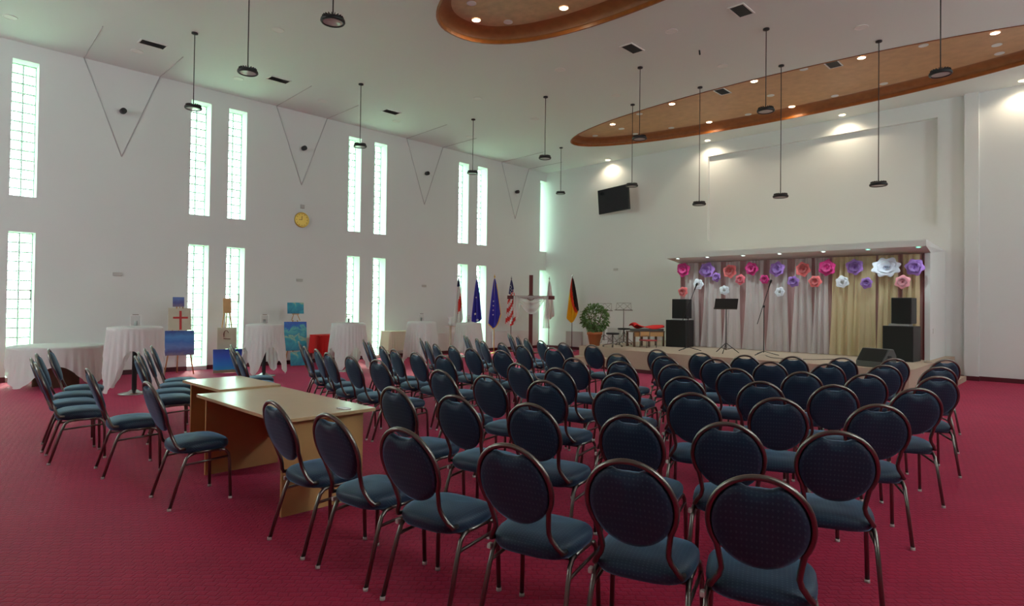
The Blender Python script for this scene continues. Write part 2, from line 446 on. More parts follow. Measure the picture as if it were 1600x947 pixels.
# glass block windows
def block_mesh(w, h, d):
    bm = BM(); bx(bm, -d / 2, d / 2, -w / 2, w / 2, -h / 2, h / 2)
    bmesh.ops.bevel(bm, geom=list(bm.edges), offset=0.012, segments=1, affect='EDGES')
    me = bpy.data.meshes.new('glass_block'); bm.to_mesh(me); bm.free(); me.materials.append(M['block'])
    return me
wn = 0
for k, (a, b_) in enumerate(WY):
    for lev, (z0, z1, nr) in enumerate(((*ZL, 15), (*ZU, 14))):
        wn += 1
        nc = 2
        wpos = ORD[k] if k else 'outermost'
        w = thing('window_%d' % wn, '%s narrow glass block window, %s from the left' % (('lower', 'upper')[lev], wpos) if k else '%s glass block window just outside the left edge of the photo' % ('lower', 'upper')[lev], 'window', (XL - .33, (a + b_) / 2, z0), kind='structure')
        cw, chh = (b_ - a) / nc, (z1 - z0) / nr
        gap = 0.022
        bm = BM()
        for r_ in range(nr + 1):
            zz = r_ * chh
            bx(bm, -.028, .028, -(b_ - a) / 2, (b_ - a) / 2, max(0, zz - gap / 2), min(z1 - z0, zz + gap / 2))
        for c_ in range(nc + 1):
            yy = -(b_ - a) / 2 + c_ * cw
            bx(bm, -.027, .027, max(-(b_ - a) / 2, yy - gap / 2), min((b_ - a) / 2, yy + gap / 2), 0, z1 - z0)
        obj('joint_grid', bm, M['mortar'], w)
        me = block_mesh(cw - gap, chh - gap, 0.07)
        skip = {(10 if k in (1,) else 9)} if lev == 0 and k in (1, 3, 5) else set()
        for r_ in range(nr):
            if r_ == 8 and lev == 0 and k in (1, 3, 5):       # small opening vent pane in the lower windows
                bm = BM(); bx(bm, -.03, .03, -(b_ - a) / 2 + .03, (b_ - a) / 2 - .03, r_ * chh + .02, (r_ + 1) * chh - .02)
                obj('vent_pane', bm, M['block'], w)
                bm = BM(); 
                for zz in (r_ * chh, (r_ + 1) * chh - .02): bx(bm, -.03, .05, -(b_ - a) / 2 + .01, (b_ - a) / 2 - .01, zz, zz + .02)
                for yy in (-(b_ - a) / 2 + .01, (b_ - a) / 2 - .03): bx(bm, -.03, .05, yy, yy + .02, r_ * chh, (r_ + 1) * chh)
                obj('vent_frame', bm, M['white'], w)
                continue
            for c_ in range(nc):
                o = bpy.data.objects.new('glass_block', me); C.objects.link(o); o.parent = w
                o.location = (0, -(b_ - a) / 2 + (c_ + .5) * cw, (r_ + .5) * chh)
        portal('daylight_portal', (XL - .24, (a + b_) / 2, (z0 + z1) / 2), (0, -PI / 2, 0), z1 - z0, b_ - a)

# baseboards
bm = BM()
for a, b_ in pairs: bx(bm, XL - .005, XL + .018, a, b_, 0, .10)
tag(obj('baseboard_left', bm, M['base']), 'dark wine coloured baseboard along the window wall', 'baseboard', kind='structure')
bm = BM(); bx(bm, XL, -8.4, YB - .018, YB + .005, 0, .10); bx(bm, -2.6, -2.23, YB - .018, YB + .005, 0, .10); bx(bm, -1.97, XR, YB - .018, YB + .005, 0, .10); bx(bm, -2.25, -1.95, YB - .15, YB - .12, 0, .1)
tag(obj('baseboard_back', bm, M['base']), 'dark wine coloured baseboard along the end wall', 'baseboard', kind='structure')

# outdoors beyond the glass: lawn and hedge
bm = BM(); bx(bm, -60, XL - .5, -30, 50, -.5, -.25)
tag(obj('lawn', bm, M['grass']), 'green lawn outside beyond the glass blocks', 'lawn', kind='structure')
bm = BM()
def hf(u, v):
    y = -12 + 44 * u; t = v * PI
    rr = 0.75 + 0.12 * math.sin(y * 5.1) + 0.1 * math.sin(y * 11.3 + v * 9) + random.uniform(-.05, .05)
    return (-20.5 - rr * math.cos(t), y, -.3 + 1.55 * math.sin(t) * (rr + .2))
grid(bm, hf, 160, 10)
tag(obj('hedge', bm, M['hedge']), 'leafy hedge outside seen through the lower glass blocks', 'hedge', kind='stuff')

# ------------------------------------------------------------------ stage
SZ, SY, SX0, SX1 = 0.513, 12.55, -8.46, -2.42
st = thing('stage', 'low beige carpeted stage platform across the end of the hall', 'stage', (-5.5, SY, 0))
def sp_(name, m, boxes, lab=None):
    bm = BM()
    for b_ in boxes: bx(bm, b_[0] + 5.5, b_[1] + 5.5, b_[2] - SY, b_[3] - SY, b_[4], b_[5])
    o = obj(name, bm, m, st)
    if lab: o['label'] = lab
    return o
sp_('platform', M['stage'], [(SX0, SX1, SY, YB - .01, 0.0, SZ), (-10.05, SX0, 13.0, YB - .01, 0.0, SZ)])
sp_('step', M['stage'], [(-10.05, SX0 - .01, 12.6, 13.0, 0, SZ / 2)])
sp_('skirting', M['base'], [(SX0, SX1, SY - .02, SY, 0, .085), (-10.05, SX0 - .01, 12.58, 12.6, 0, .06), (SX1, SX1 + .02, SY, 14.6, 0, .085)], 'dark wine coloured skirting board')
sp_('side_step', M['stage'], [(SX1 + .02, -2.16, 14.8, 16.9, 0, .11)])

# the white box around the curtain, with its projecting hood
hd = thing('stage_canopy', 'white boxed surround and projecting hood over the stage curtain', 'canopy', (-5.45, 15.5, 0), kind='structure')
def hp(name, m, boxes):
    bm = BM()
    for b_ in boxes: bx(bm, b_[0] + 5.45, b_[1] + 5.45, b_[2] - 15.5, b_[3] - 15.5, b_[4], b_[5])
    return obj(name, bm, m, hd)
hp('side_panel', M['wall'], [(-2.70, -2.60, 15.47, YB - .01, SZ, 2.80), (-2.70, -2.60, 15.47, YB - .01, 0, SZ)])
hp('side_panel', M['wall'], [(-8.50, -8.45, 15.56, YB - .01, SZ, 2.80)])
hp('edge_post', M['redwood'], [(-2.73, -2.70, 15.44, 15.5, SZ, 2.80)])
bm = BM()
lo = [(-8.50, 15.55, 2.80), (-2.60, 15.55, 2.80), (-2.54, 14.70, 2.885), (-8.42, 14.70, 2.885)]
hi = [(-8.50, YB - .01, 2.97), (-2.60, YB - .01, 2.97), (-2.54, 14.70, 3.02), (-8.42, 14.70, 3.02)]
lo2 = [(-8.50, YB - .01, 2.80), (-2.60, YB - .01, 2.80)]
V = lambda p: bm.verts.new((p[0] + 5.45, p[1] - 15.5, p[2]))
L = [V(p) for p in lo]; H_ = [V(p) for p in hi]; K = [V(p) for p in lo2]
for f in ((L[0], L[1], L[2], L[3]), (H_[0], H_[1], H_[2], H_[3]), (L[3], L[2], H_[2], H_[3]), (K[0], K[1], L[1], L[0]), (K[0], K[1], H_[1], H_[0]),
          (K[1], L[1], L[2], H_[2], H_[1]), (K[0], L[0], L[3], H_[3], H_[0])): bm.faces.new(f)
obj('hood', bm, M['wall'], hd)
for i, x in enumerate((-8.14, -7.30, -6.36, -5.48, -4.51, -3.61, -2.69)):
    t = thing('downlight', 'small %s spot set in the stage hood, %s of seven from the left' % ('green tinted' if i > 4 else 'cool white', ORD[i + 1]), 'ceiling light', (x, 14.80, 2.874), group='small spots under the stage hood')
    bm = BM(); lathe(bm, [(0.0, -.004), (.035, -.004), (.045, -.002)], n=16); obj('lamp', bm, M['litc' if i > 4 else 'litw'], t)
    bm = BM(); lathe(bm, [(.043, -.006), (.058, -.006), (.06, .004)], n=16); obj('trim_ring', bm, M['white'], t)
    d = bpy.data.lights.new('hood_beam', 'SPOT'); d.energy = 9; d.spot_size = 2.4; d.spot_blend = .7; d.shadow_soft_size = .04; d.color = (.85, 1, .97)
    o = bpy.data.objects.new('hood_beam', d); o.location = (x, 14.80, 2.85); C.objects.link(o)

# curtains
def curtain(name, label, m, x0, x1, y, z0, z1, folds, amp, x0b=None, x1b=None, group=None, ph=0.0, th=0):
    x0b = x0 if x0b is None else x0b; x1b = x1 if x1b is None else x1b
    bm = BM(); n = int(folds * 12)
    rnd = [random.uniform(.6, 1.3) for _ in range(int(folds) + 3)]
    def fn(u, v):
        zz = z1 + (z0 - z1) * v
        e = v ** 1.6
        xa = x0 + (x0b - x0) * e; xb = x1 + (x1b - x1) * e
        w = u * folds; k = rnd[int(w)] * (1 - w % 1) + rnd[int(w) + 1] * (w % 1)
        return (xa + (xb - xa) * u + .012 * math.sin(9 * u * folds + 3 * v), y - amp * (k * (0.45 + 0.55 * v) * (0.5 + 0.5 * math.sin(2 * PI * w + ph + 0.7 * math.sin(2 * v + w))) + .25 * math.sin(5.1 * w + 1.3)), zz)
    grid(bm, fn, n, 14)
    o = obj(name, bm, m); tag(o, label, 'curtain', group)
    return o
curtain('curtain', 'long mauve backing curtain hung across the back of the stage', M['mauve'], -8.44, -2.74, 15.51, SZ + .01, 2.80, 46, .05)
sx = [(-8.02, .34), (-7.42, .42), (-6.86, .34), (-6.30, .42), (-5.72, .40), (-5.14, .36), (-4.72, .26)]
for i, (x, w) in enumerate(sx):
    curtain('curtain', 'white sheer curtain panel on the stage, %s of seven from the left' % ORD[i + 1], M['sheer'], x - w / 2, x + w / 2, 15.36, SZ + .012, 2.78, 3, .085, x - w * .74, x + w * .74, 'white sheer curtain panels', ph=i)
gx = [(-4.26, .44), (-3.80, .40), (-3.36, .36), (-2.92, .30)]
for i, (x, w) in enumerate(gx):
    curtain('curtain', 'golden sheer curtain panel on the stage, %s of four from the left' % ORD[i + 1], M['gold'], x - w / 2, x + w / 2, 15.36, SZ + .012, 2.78, 3, .085, x - w * .62, min(x + w * .60, -2.75), 'golden sheer curtain panels', ph=i * 2)

# paper flowers
def petal_mesh(name, w, l, cup, curl, m):
    bm = BM()
    def fn(u, v):
        a = (u - .5) * 2
        ww = w * math.sin(PI * min(1, (.14 + v * .64))) ** .6
        z = v * l
        y = -cup * math.sin(v * 1.9) * (1 - .3 * a * a) + curl * max(0, v - .75) * 4 * (.5 + .5 * a * a) - cup * .35 * a * a
        return (a * ww * (1 - .25 * v ** 6), y, z * (1 - .22 * a * a * v))
    grid(bm, fn, 6, 6)
    me = bpy.data.meshes.new(name); bm.to_mesh(me); bm.free(); me.materials.append(m)
    return me
FC = {'m': ('magenta', (0.62, 0.03, 0.22)), 'p': ('purple', (0.34, 0.17, 0.55)), 'w': ('white', (0.74, 0.78, 0.86)), 'c': ('coral pink', (0.85, 0.19, 0.20)),
      'r': ('rose red', (0.80, 0.16, 0.22)), 'W': ('pale silver', (0.66, 0.70, 0.82)), 'k': ('light pink', (0.88, 0.38, 0.45))}
FM = {}
for k, (nm, c_) in FC.items():
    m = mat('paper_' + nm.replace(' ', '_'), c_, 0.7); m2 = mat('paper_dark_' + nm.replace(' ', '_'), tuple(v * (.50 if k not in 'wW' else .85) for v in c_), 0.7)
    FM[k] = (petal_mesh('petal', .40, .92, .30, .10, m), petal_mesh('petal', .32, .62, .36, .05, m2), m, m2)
FL = [(-8.19, 2.6, .215, 'm', 'large magenta'), (-7.5, 2.56, .23, 'p', 'large purple'), (-7.25, 2.38, .14, 'p', 'small purple'), (-7.75, 2.2, .165, 'w', 'white'), (-8.2, 2.0, .155, 'c', 'small coral'),
      (-6.88, 2.52, .2, 'c', 'large coral'), (-7.02, 2.03, .15, 'w', 'white'), (-6.6, 2.3, .15, 'r', 'rose red'), (-6.32, 2.57, .19, 'm', 'large magenta'), (-5.99, 2.29, .13, 'm', 'small magenta'),
      (-5.68, 2.54, .2, 'p', 'large purple'), (-5.62, 1.98, .13, 'w', 'small white'), (-5.3, 2.23, .15, 'p', 'small purple'), (-5.08, 2.52, .19, 'c', 'large coral'), (-4.81, 2.22, .165, 'c', 'coral'),
      (-4.55, 2.53, .2, 'm', 'large magenta'), (-4.23, 2.2, .16, 'w', 'white'), (-3.97, 2.53, .2, 'p', 'large purple'), (-3.74, 2.17, .14, 'p', 'small purple'), (-3.35, 2.5, .27, 'W', 'very large silver white'),
      (-3.05, 2.18, .165, 'k', 'light pink'), (-2.83, 2.49, .205, 'p', 'large purple')]
UNDER = ['at the left end of the top row', 'second in the top row', 'tucked under the second top flower', 'below and between the first two top flowers', 'lowest at the left edge above the loudspeaker',
         'third large one in the top row', 'low above the black music stand', 'below the third large top flower', 'fourth large one in the top row', 'below the fourth large top flower',
         'fifth large one in the top row', 'lowest beside the slanted microphone', 'below and right of the fifth top flower', 'sixth large one in the top row', 'below and right of the sixth top flower',
         'seventh large one in the top row', 'first below on the golden curtain', 'eighth large one in the top row', 'second below on the golden curtain', 'near the right end of the top row',
         'below the big silver white one', 'at the right end of the top row']
for (x, z, R_, k, nm), un in zip(FL, UNDER):
    t = thing('paper_flower', '%s paper flower %s' % (nm, un), 'paper flower', (x, 15.24, z), group='paper flowers on the stage curtain')
    t.scale = (1.22, 1, .92) if k == 'W' else (1, 1, 1)
    pm, pm2, m, m2 = FM[k]; a0 = random.uniform(0, 1)
    no, ni = (8, 6) if k == 'W' else (6, 5)
    for j in range(no):
        o = bpy.data.objects.new('petal', pm); C.objects.link(o); o.parent = t
        o.rotation_euler = (0, a0 + 2 * PI * j / no, 0); s = R_ * random.uniform(.94, 1.1); o.scale = (s * 1.25 if k != 'W' else s, s, s); o.location = (0, -.004 * j, 0)
    for j in range(ni):
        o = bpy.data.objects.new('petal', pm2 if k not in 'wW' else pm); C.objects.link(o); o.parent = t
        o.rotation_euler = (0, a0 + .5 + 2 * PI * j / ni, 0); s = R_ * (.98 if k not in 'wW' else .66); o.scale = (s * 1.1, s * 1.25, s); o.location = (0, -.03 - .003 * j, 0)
    bm = BM()
    def sf(u, v):
        tt = u * 4.4 * PI; r = R_ * (.05 + .085 * u * 2.6)
        return (r * math.cos(tt), -.03 - R_ * (.32 - .10 * u) * v - .01, r * math.sin(tt))
    grid(bm, sf, 44, 2)
    obj('flower_heart', bm, m if k != 'w' else M['grey'], t, solid=.004)

# ------------------------------------------------------------------ banquet chair
def make_chair():
    t = thing('banquet_chair', 'chair', 'chair')
    tilt = math.radians(19); cs, sn = math.cos(tilt), math.sin(tilt)
    def bk(x, s, d=0.0):        # a point in the plane of the back: x across, s up along it, d towards the sitter
        return Vector((x, -.155 - s * sn + d * cs, .435 + s * cs + d * sn))
    # seat: rounded cushion
    bm = BM(); N = 32
    prof = [(.80, .402), (.93, .408), (.985, .425), (1.0, .445), (.985, .466), (.93, .484), (.80, .496), (.55, .503), (.28, .506), (0, .507)]
    rings = []
    for s, z in prof:
        if s == 0: rings.append([bm.verts.new((0, .035, z))]); continue
        R_ = []
        for k in range(N):
            a = 2 * PI * k / N; c_, s_ = math.cos(a), math.sin(a); p = 2 / 3.4
            x = .222 * math.copysign(abs(c_) ** p, c_); y = .212 * math.copysign(abs(s_) ** p, s_)
            x *= 1 + .04 * (y / .21)
            R_.append(bm.verts.new((x * s, .035 + y * s, z - (.006 * (y / .21) ** 2 if z > .48 else 0))))
        rings.append(R_)
    bm.faces.new(list(reversed(rings[0])))
    for A, B in zip(rings, rings[1:]):
        for k in range(N):
            k2 = (k + 1) % N
            f = bm.faces.new((A[k], A[k2], B[0]) if len(B) == 1 else (A[k], A[k2], B[k2], B[k])); f.smooth = True
    obj('seat', bm, M['fabric'], t)
    # backrest pad with the dip of the hand slot at the top
    bm = BM(); N = 48; sc0 = .345; A_, B_ = .180, .200
    def out(k, s):
        a = 2 * PI * k / N; x, y = A_ * math.cos(a), B_ * math.sin(a)
        if y > 0: y -= .040 * math.exp(-(x / .062) ** 4) * (1 if s > .9 else .5)
        return x * s, sc0 + y * s
    prof = [(0, -.026), (.5, -.025), (.85, -.022), (.97, -.012), (1.0, 0.0), (.97, .014), (.85, .026), (.5, .034), (0, .036)]
    rings = [[bm.verts.new(bk(0, sc0, d))] if s == 0 else [bm.verts.new(bk(*out(k, s), d)) for k in range(N)] for s, d in prof]
    for A, B in zip(rings, rings[1:]):
        for k in range(N):
            k2 = (k + 1) % N
            if len(A) == 1: vs = (A[0], B[k], B[k2])
            elif len(B) == 1: vs = (A[k], A[k2], B[0])
            else: vs = (A[k], A[k2], B[k2], B[k])
            bm.faces.new(vs).smooth = True
    obj('backrest', bm, M['fabric'], t)
    # hoop frame, one tube from seat corner over the top to the other corner
    pts = []
    half = [(.190, -.005, .05), (.193, .012, .01), (.176, .045, 0), (.152, .085, 0), (.143, .120, 0), (.147, .158, 0)]
    for x, s, d in half: pts.append(bk(x, s, d))
    for k in range(-4, 29):
        a = math.radians(-33 + (246) * (k + 4) / 32)
        pts.append(bk(.190 * math.cos(a), sc0 + .003 + .208 * math.sin(a)))
    for x, s, d in reversed(half): pts.append(bk(-x, s, d))
    bm = BM(); tube(bm, pts, .0125, 8); obj('back_frame', bm, M['steel'], t)
    for sx_ in (-1, 1):
        bm = BM(); tube(bm, [(sx_ * .225, -.225, .004), (sx_ * .214, -.135, .30), (sx_ * .210, -.105, .375), (sx_ * .208, -.075, .400), (sx_ * .206, -.03, .408)], .0125, 8)
        l = obj('leg', bm, M['steel'], t)
        bm = BM(); lathe(bm, [(0, 0), (.015, 0), (.015, .018), (.0125, .02)], (sx_ * .225, -.225, 0), 10); c_ = obj('foot_cap', bm, M['cap'], l); c_['label'] = 'pale foot cap'
        bm = BM(); tube(bm, [(sx_ * .225, .225, .004), (sx_ * .217, .218, .30), (sx_ * .212, .210, .365), (sx_ * .208, .185, .398), (sx_ * .206, .14, .408)], .0125, 8)
        l = obj('leg', bm, M['steel'], t)
        bm = BM(); lathe(bm, [(0, 0), (.015, 0), (.015, .018), (.0125, .02)], (sx_ * .225, .225, 0), 10); c_ = obj('foot_cap', bm, M['cap'], l); c_['label'] = 'pale foot cap'
        bm = BM(); tube(bm, [(sx_ * .206, -.04, .408), (sx_ * .206, .15, .408)], .0125, 8); obj('seat_rail', bm, M['steel'], t)
        bm = BM(); tube(bm, [(sx_ * .213, -.13, .325), (sx_ * .216, .218, .345)], .009, 6); obj('stretcher', bm, M['steel'], t)
    bm = BM(); tube(bm, [(-.205, .15, .395), (.205, .15, .395)], .009, 6); tube(bm, [(-.205, -.06, .395), (.205, -.06, .395)], .009, 6); obj('cross_rail', bm, M['steel'], t)
    bm = BM(); box(bm, (-.222, -.115, .392), (.022, .035, .026)); b_ = obj('stacking_bumper', bm, M['cap'], t, bevel=.006); b_['label'] = 'pale plastic stacking bumper'
    return t
CH = {
    'R1': [(-3.79, 2.06, 1), (-3.18, 2.09, 6), (-2.60, 2.16, 10), (-2.01, 2.30, 14), (-1.50, 2.45, 18), (-1.04, 2.61, 21)],
    'R2': [(-3.86, 3.01, 5), (-3.26, 3.08, 9), (-2.70, 3.21, 13), (-2.06, 3.33, 17), (-1.58, 3.53, 20), (-1.10, 3.73, 23)],
    'R3': [(-4.53, 4.03, 1), (-3.95, 4.06, 6), (-3.40, 4.17, 10), (-2.77, 4.23, 15), (-2.25, 4.44, 19), (-1.75, 4.67, 23), (-1.20, 4.88, 27)],
    'R4': [(-4.50, 5.08, -2), (-3.95, 5.05, 4), (-3.31, 5.11, 12), (-2.80, 5.33, 18), (-2.21, 5.51, 24), (-1.73, 5.76, 28), (-1.22, 6.05, 31)],
    'R5': [(-4.54, 6.08, 2), (-3.97, 6.17, 8), (-3.42, 6.33, 14), (-2.82, 6.43, 20), (-2.25, 6.63, 24), (-1.78, 6.92, 28), (-1.27, 7.22, 31)],
    'R6': [(-4.61, 7.09, 2), (-4.02, 7.22, 9), (-3.44, 7.34, 16), (-2.88, 7.50, 21), (-2.37, 7.77, 26), (-1.91, 8.13, 30), (-1.45, 8.38, 33)],
    'R7': [(-4.64, 8.18, 0), (-3.97, 8.12, 7), (-3.46, 8.23, 16), (-3.00, 8.51, 24), (-2.54, 8.84, 30), (-2.07, 9.24, 35), (-1.61, 9.63, 39)],
    'L3': [(-9.01, 4.90, -26), (-8.05, 4.50, -19), (-7.48, 4.37, -14), (-6.90, 4.20, -9), (-6.34, 4.17, -4), (-5.79, 4.16, 1)],
    'L4': [(-8.92, 6.02, -29), (-8.34, 5.75, -25), (-7.47, 5.40, -17), (-6.87, 5.18, -11), (-6.33, 5.12, -6), (-5.79, 5.10, 0)],
    'L5': [(-8.66, 7.04, -34), (-7.98, 6.64, -26), (-7.40, 6.35, -20), (-6.92, 6.27, -13), (-6.42, 6.16, -5), (-5.93, 6.24, 2)],
    'L6': [(-9.07, 8.46, -36), (-8.62, 8.13, -33), (-8.08, 7.88, -28), (-7.52, 7.49, -23), (-6.99, 7.40, -16), (-6.39, 7.20, -9), (-5.80, 7.20, -1)],
    'L7': [(-9.05, 9.72, -41), (-8.64, 9.37, -38), (-8.16, 9.06, -33), (-7.61, 8.70, -27), (-7.01, 8.41, -19), (-6.43, 8.28, -11), (-5.83, 8.22, -2)],
    'A': [(-5.30, 1.76, 0), (-6.59, 1.63, -5), (-7.47, 1.38, -6), (-8.10, 1.43, -9), (-8.73, 1.56, -12), (-9.36, 1.77, -15)],
    'B': [(-7.75, 2.31, -8), (-8.28, 2.48, -12), (-8.86, 2.70, -15), (-9.35, 2.91, -18)],
    'C': [(-7.65, 3.40, -12), (-8.31, 3.57, -16), (-8.90, 3.81, -18)],
}
NM = {'R1': 'in the nearest row', 'R2': 'in the second row', 'R3': 'in the third row, right block', 'R4': 'in the fourth row, right block', 'R5': 'in the fifth row, right block',
      'R6': 'in the sixth row, right block', 'R7': 'in the row nearest the stage, right block', 'L3': 'in the nearest left block row past the desk', 'L4': 'in the second row of the left block',
      'L5': 'in the third row of the left block', 'L6': 'in the fourth row of the left block', 'L7': 'in the far row of the left block'}
EXTRA = {'A': ['standing alone at the near end of the wooden desk', 'left of the one beside the desk, turned slightly away', 'nearest of the four lined up at the far left', 'second nearest of the four lined up at the far left',
               'third of the four at the far left, before the round table', 'farthest of the four at the far left, before the round table'],
         'B': ['nearest of the four lined up left of the desks', 'second of the four lined up left of the desks', 'third of the four lined up left of the desks', 'farthest of the four left of the desks, before the sea picture'],
         'C': ['nearest of the three behind the small desk', 'middle one of the three behind the small desk', 'farthest of the three behind the small desk']}
ch0 = make_chair(); first = True
for key, lst in CH.items():
    n = len(lst)
    for i, (x, y, a) in enumerate(lst):
        c = ch0 if first else copy_tree(ch0); first = False
        c.location = (x, y, 0); c.rotation_euler = (0, 0, math.radians(a))
        if key in NM: c['label'] = 'navy chair, %s from left %s' % (ORD[i + 1], NM[key])
        else: c['label'] = 'navy banquet chair ' + EXTRA[key][i]
        c['group'] = 'navy banquet chairs with oval backs'

# ------------------------------------------------------------------ desks
def desk(name, label, x, y, rz, w, d, h):
    t = thing(name, label, 'desk', (x, y, 0), rz)
    bm = BM(); bx(bm, -w / 2, w / 2, -d / 2, d / 2, h - .028, h); obj('desk_top', bm, M['woodtop'], t, bevel=.004)
    for s in (-1, 1):
        bm = BM(); xx = s * (w / 2 - .12 if s > 0 else w / 2 - .04); bx(bm, xx - .013, xx + .013, -d / 2 + .07, d / 2 - .05, .012, h - .028); obj('side_panel', bm, M['wood'], t)
    bm = BM(); bx(bm, -w / 2 + .05, w / 2 - .13, d / 2 - .16, d / 2 - .14, .28, h - .03); obj('modesty_panel', bm, M['wood'], t)
    return t
d1 = desk('desk', 'large beech desk with side panels standing left of the nearest chair row', -5.06, 2.39, 0.0, 1.68, .80, .75)
bm = BM(); bx(bm, .66, .78, .15, .21, .75, .757); o = obj('cable_cover', bm, M['white'], d1)
desk('desk', 'smaller beech table standing behind the large desk', -6.43, 2.50, 0.02, .96, .60, .765)

# ------------------------------------------------------------------ round tables
def cloth_table(kind, label, clabel, x, y, r, h, phi, corner=.08, arch=.72, k=1.3, folds=30, base='disc', rz=0):
    t = thing(kind, label, 'table', (x, y, 0), rz)
    bm = BM(); lathe(bm, [(0, h - .03), (r - .01, h - .03), (r - .01, h - .006), (0, h - .006)], n=32); obj('table_top', bm, M['wood'], t)
    if base == 'disc':
        bm = BM(); lathe(bm, [(.038, .02), (.038, h - .03)], n=16); obj('pole', bm, M['black'], t)
        bm = BM(); lathe(bm, [(0, 0), (.24, 0), (.24, .008), (.10, .03), (.045, .07), (.038, .07)], n=28); obj('base_plate', bm, M['chrome'], t)
    else:
        for s in (-1, 1):
            bm = BM(); box(bm, (s * .22, 0, (h - .03) / 2), (.03, .55, h - .03)); obj('panel_leg', bm, M['darkwood'], t)
        bm = BM(); box(bm, (0, 0, .3), (.44, .03, .35)); obj('crossbar', bm, M['darkwood'], t)
    bm = BM(); N = 120
    def fn(u, v):
        a = 2 * PI * u
        if v < .2: q = v / .2; return ((r + .004) * q * math.cos(a), (r + .004) * q * math.sin(a), h + .002)
        q = (v - .2) / .8
        if q < .08: return ((r + .012) * math.cos(a), (r + .012) * math.sin(a), h - .01 * q / .08)
        c2 = (.5 + .5 * math.cos(4 * (a - phi))) ** k           # 1 at a corner of the square cloth, 0 at the middle of an edge
        zh = arch * h * (1 - c2) + corner * c2
        z = h - .01 - (h - .01 - zh) * (q - .08) / .92
        dr = (h - z)
        rr = r + .012 + .05 * dr + min(dr, .5) * .045 * math.sin(folds * a + 1.2 * math.sin(3 * a)) + .05 * c2 * dr
        return (rr * math.cos(a), rr * math.sin(a), z)
    grid(bm, fn, N, 16, closed=True)
    o = obj('tablecloth', bm, M['cloth']); o.location = (x, y, 0); o.rotation_euler = (0, 0, rz)
    tag(o, clabel, 'tablecloth', 'white tablecloths')
    return t
cdir = lambda x, y: math.atan2(-y, -x)
TB = [('A', -11.85, 3.00, .40, 1.14), ('B', -12.90, 5.70, .36, 1.11), ('C', -12.60, 7.55, .37, 1.12), ('D', -12.70, 9.75, .35, 1.12), ('E', -13.60, 12.20, .36, 1.03)]
TL = {'A': 'leftmost, beside the far left window stretch', 'B': 'before the teal paintings', 'C': 'right of the red covered table', 'D': 'before the cream covered table', 'E': 'farthest, near the blue flags'}
for n_, x, y, r, h in TB:
    cd = cdir(x, y)
    opn = {'A': -.10, 'B': .35, 'C': .45, 'D': .78, 'E': .78}[n_]
    cloth_table('cocktail_table', 'tall round stand-up table under a white cloth, ' + TL[n_], 'white draped cloth on the tall table ' + TL[n_], x, y, r, h, cd + opn + PI / 4, corner=.06, arch={'A': .66, 'B': .58, 'C': .5, 'D': .2, 'E': .2}[n_])
    # glass lantern
    t = thing('glass_lantern', 'clear glass lantern on the tall table ' + TL[n_], 'lantern', (x, y, h + .004), cd, group='glass lanterns on the tall tables')
    g = BM(); w = .075
    for s1 in (-1, 1): box(g, (s1 * w, 0, .10), (.004, .15, .18)); box(g, (0, s1 * w, .10), (.15, .004, .18))
    obj('glass_body', g, M['glass'], t)
    g = BM(); box(g, (0, 0, .006), (.165, .165, .012)); box(g, (0, 0, .19), (.165, .165, .012))
    for s1 in (-1, 1):
        for s2 in (-1, 1): box(g, (s1 * w, s2 * w, .10), (.012, .012, .18))
    obj('lantern_frame', g, M['white'], t)
    g = BM(); lathe(g, [(0, .012), (.028, .012), (.028, .10), (0, .10)], n=14); obj('candle', g, M['white'], t)
    g = BM(); box(g, (0, 0, .20), (.09, .09, .012)); obj('lid', g, M['darkwood'], t)
cloth_table('round_table', 'low round banquet table with brown panel legs at the far left', 'white cloth on the low round table at the far left', -13.75, 2.22, .70, .75, cdir(-13.75, 2.2) + .5, corner=.05, arch=.55, base='panel', folds=34, k=1.2, rz=0.3)

def box_cloth(name, label, cat, m, x, y, sx_, sy_, h, hem):
    t = thing(name + '_table', 'small table under the ' + label, 'table', (x, y, 0))
    bm = BM(); bx(bm, -sx_ / 2 + .02, sx_ / 2 - .02, -sy_ / 2 + .02, sy_ / 2 - .02, h - .03, h - .004); obj('table_top', bm, M['wood'], t)
    for a in (-1, 1):
        for b_ in (-1, 1):
            bm = BM(); box(bm, (a * (sx_ / 2 - .05), b_ * (sy_ / 2 - .05), (h - .03) / 2), (.035, .035, h - .03)); obj('leg', bm, M['steel'], t)
    bm = BM()
    bx(bm, -sx_ / 2, sx_ / 2, -sy_ / 2, sy_ / 2, h - .004, h + .004)
    def ring(u, v):
        a = 2 * PI * u; c_, s_ = math.cos(a), math.sin(a); k = .28
        px_, py_ = math.copysign(abs(c_) ** k, c_), math.copysign(abs(s_) ** k, s_)
        dr = v * (h - hem); cor = abs(c_ * s_) * 2
        z = h - dr * (.72 + .28 * cor ** 2)
        off = .01 + dr * (.05 + .03 * math.sin(22 * a))
        return (px_ * (sx_ / 2 + off), py_ * (sy_ / 2 + off), z)
    grid(bm, ring, 96, 6, closed=True)
    o = obj(name + '_cloth', bm, m); o.location = (x, y, 0); tag(o, label, cat)
box_cloth('red', 'bright red cloth draped over a side table by the window wall', 'tablecloth', M['red'], -14.45, 8.15, .55, .95, .75, .12)
box_cloth('cream', 'cream cloth draped over a side table behind the tall table', 'tablecloth', M['cream'], -14.35, 10.25, .55, .95, .80, .08)

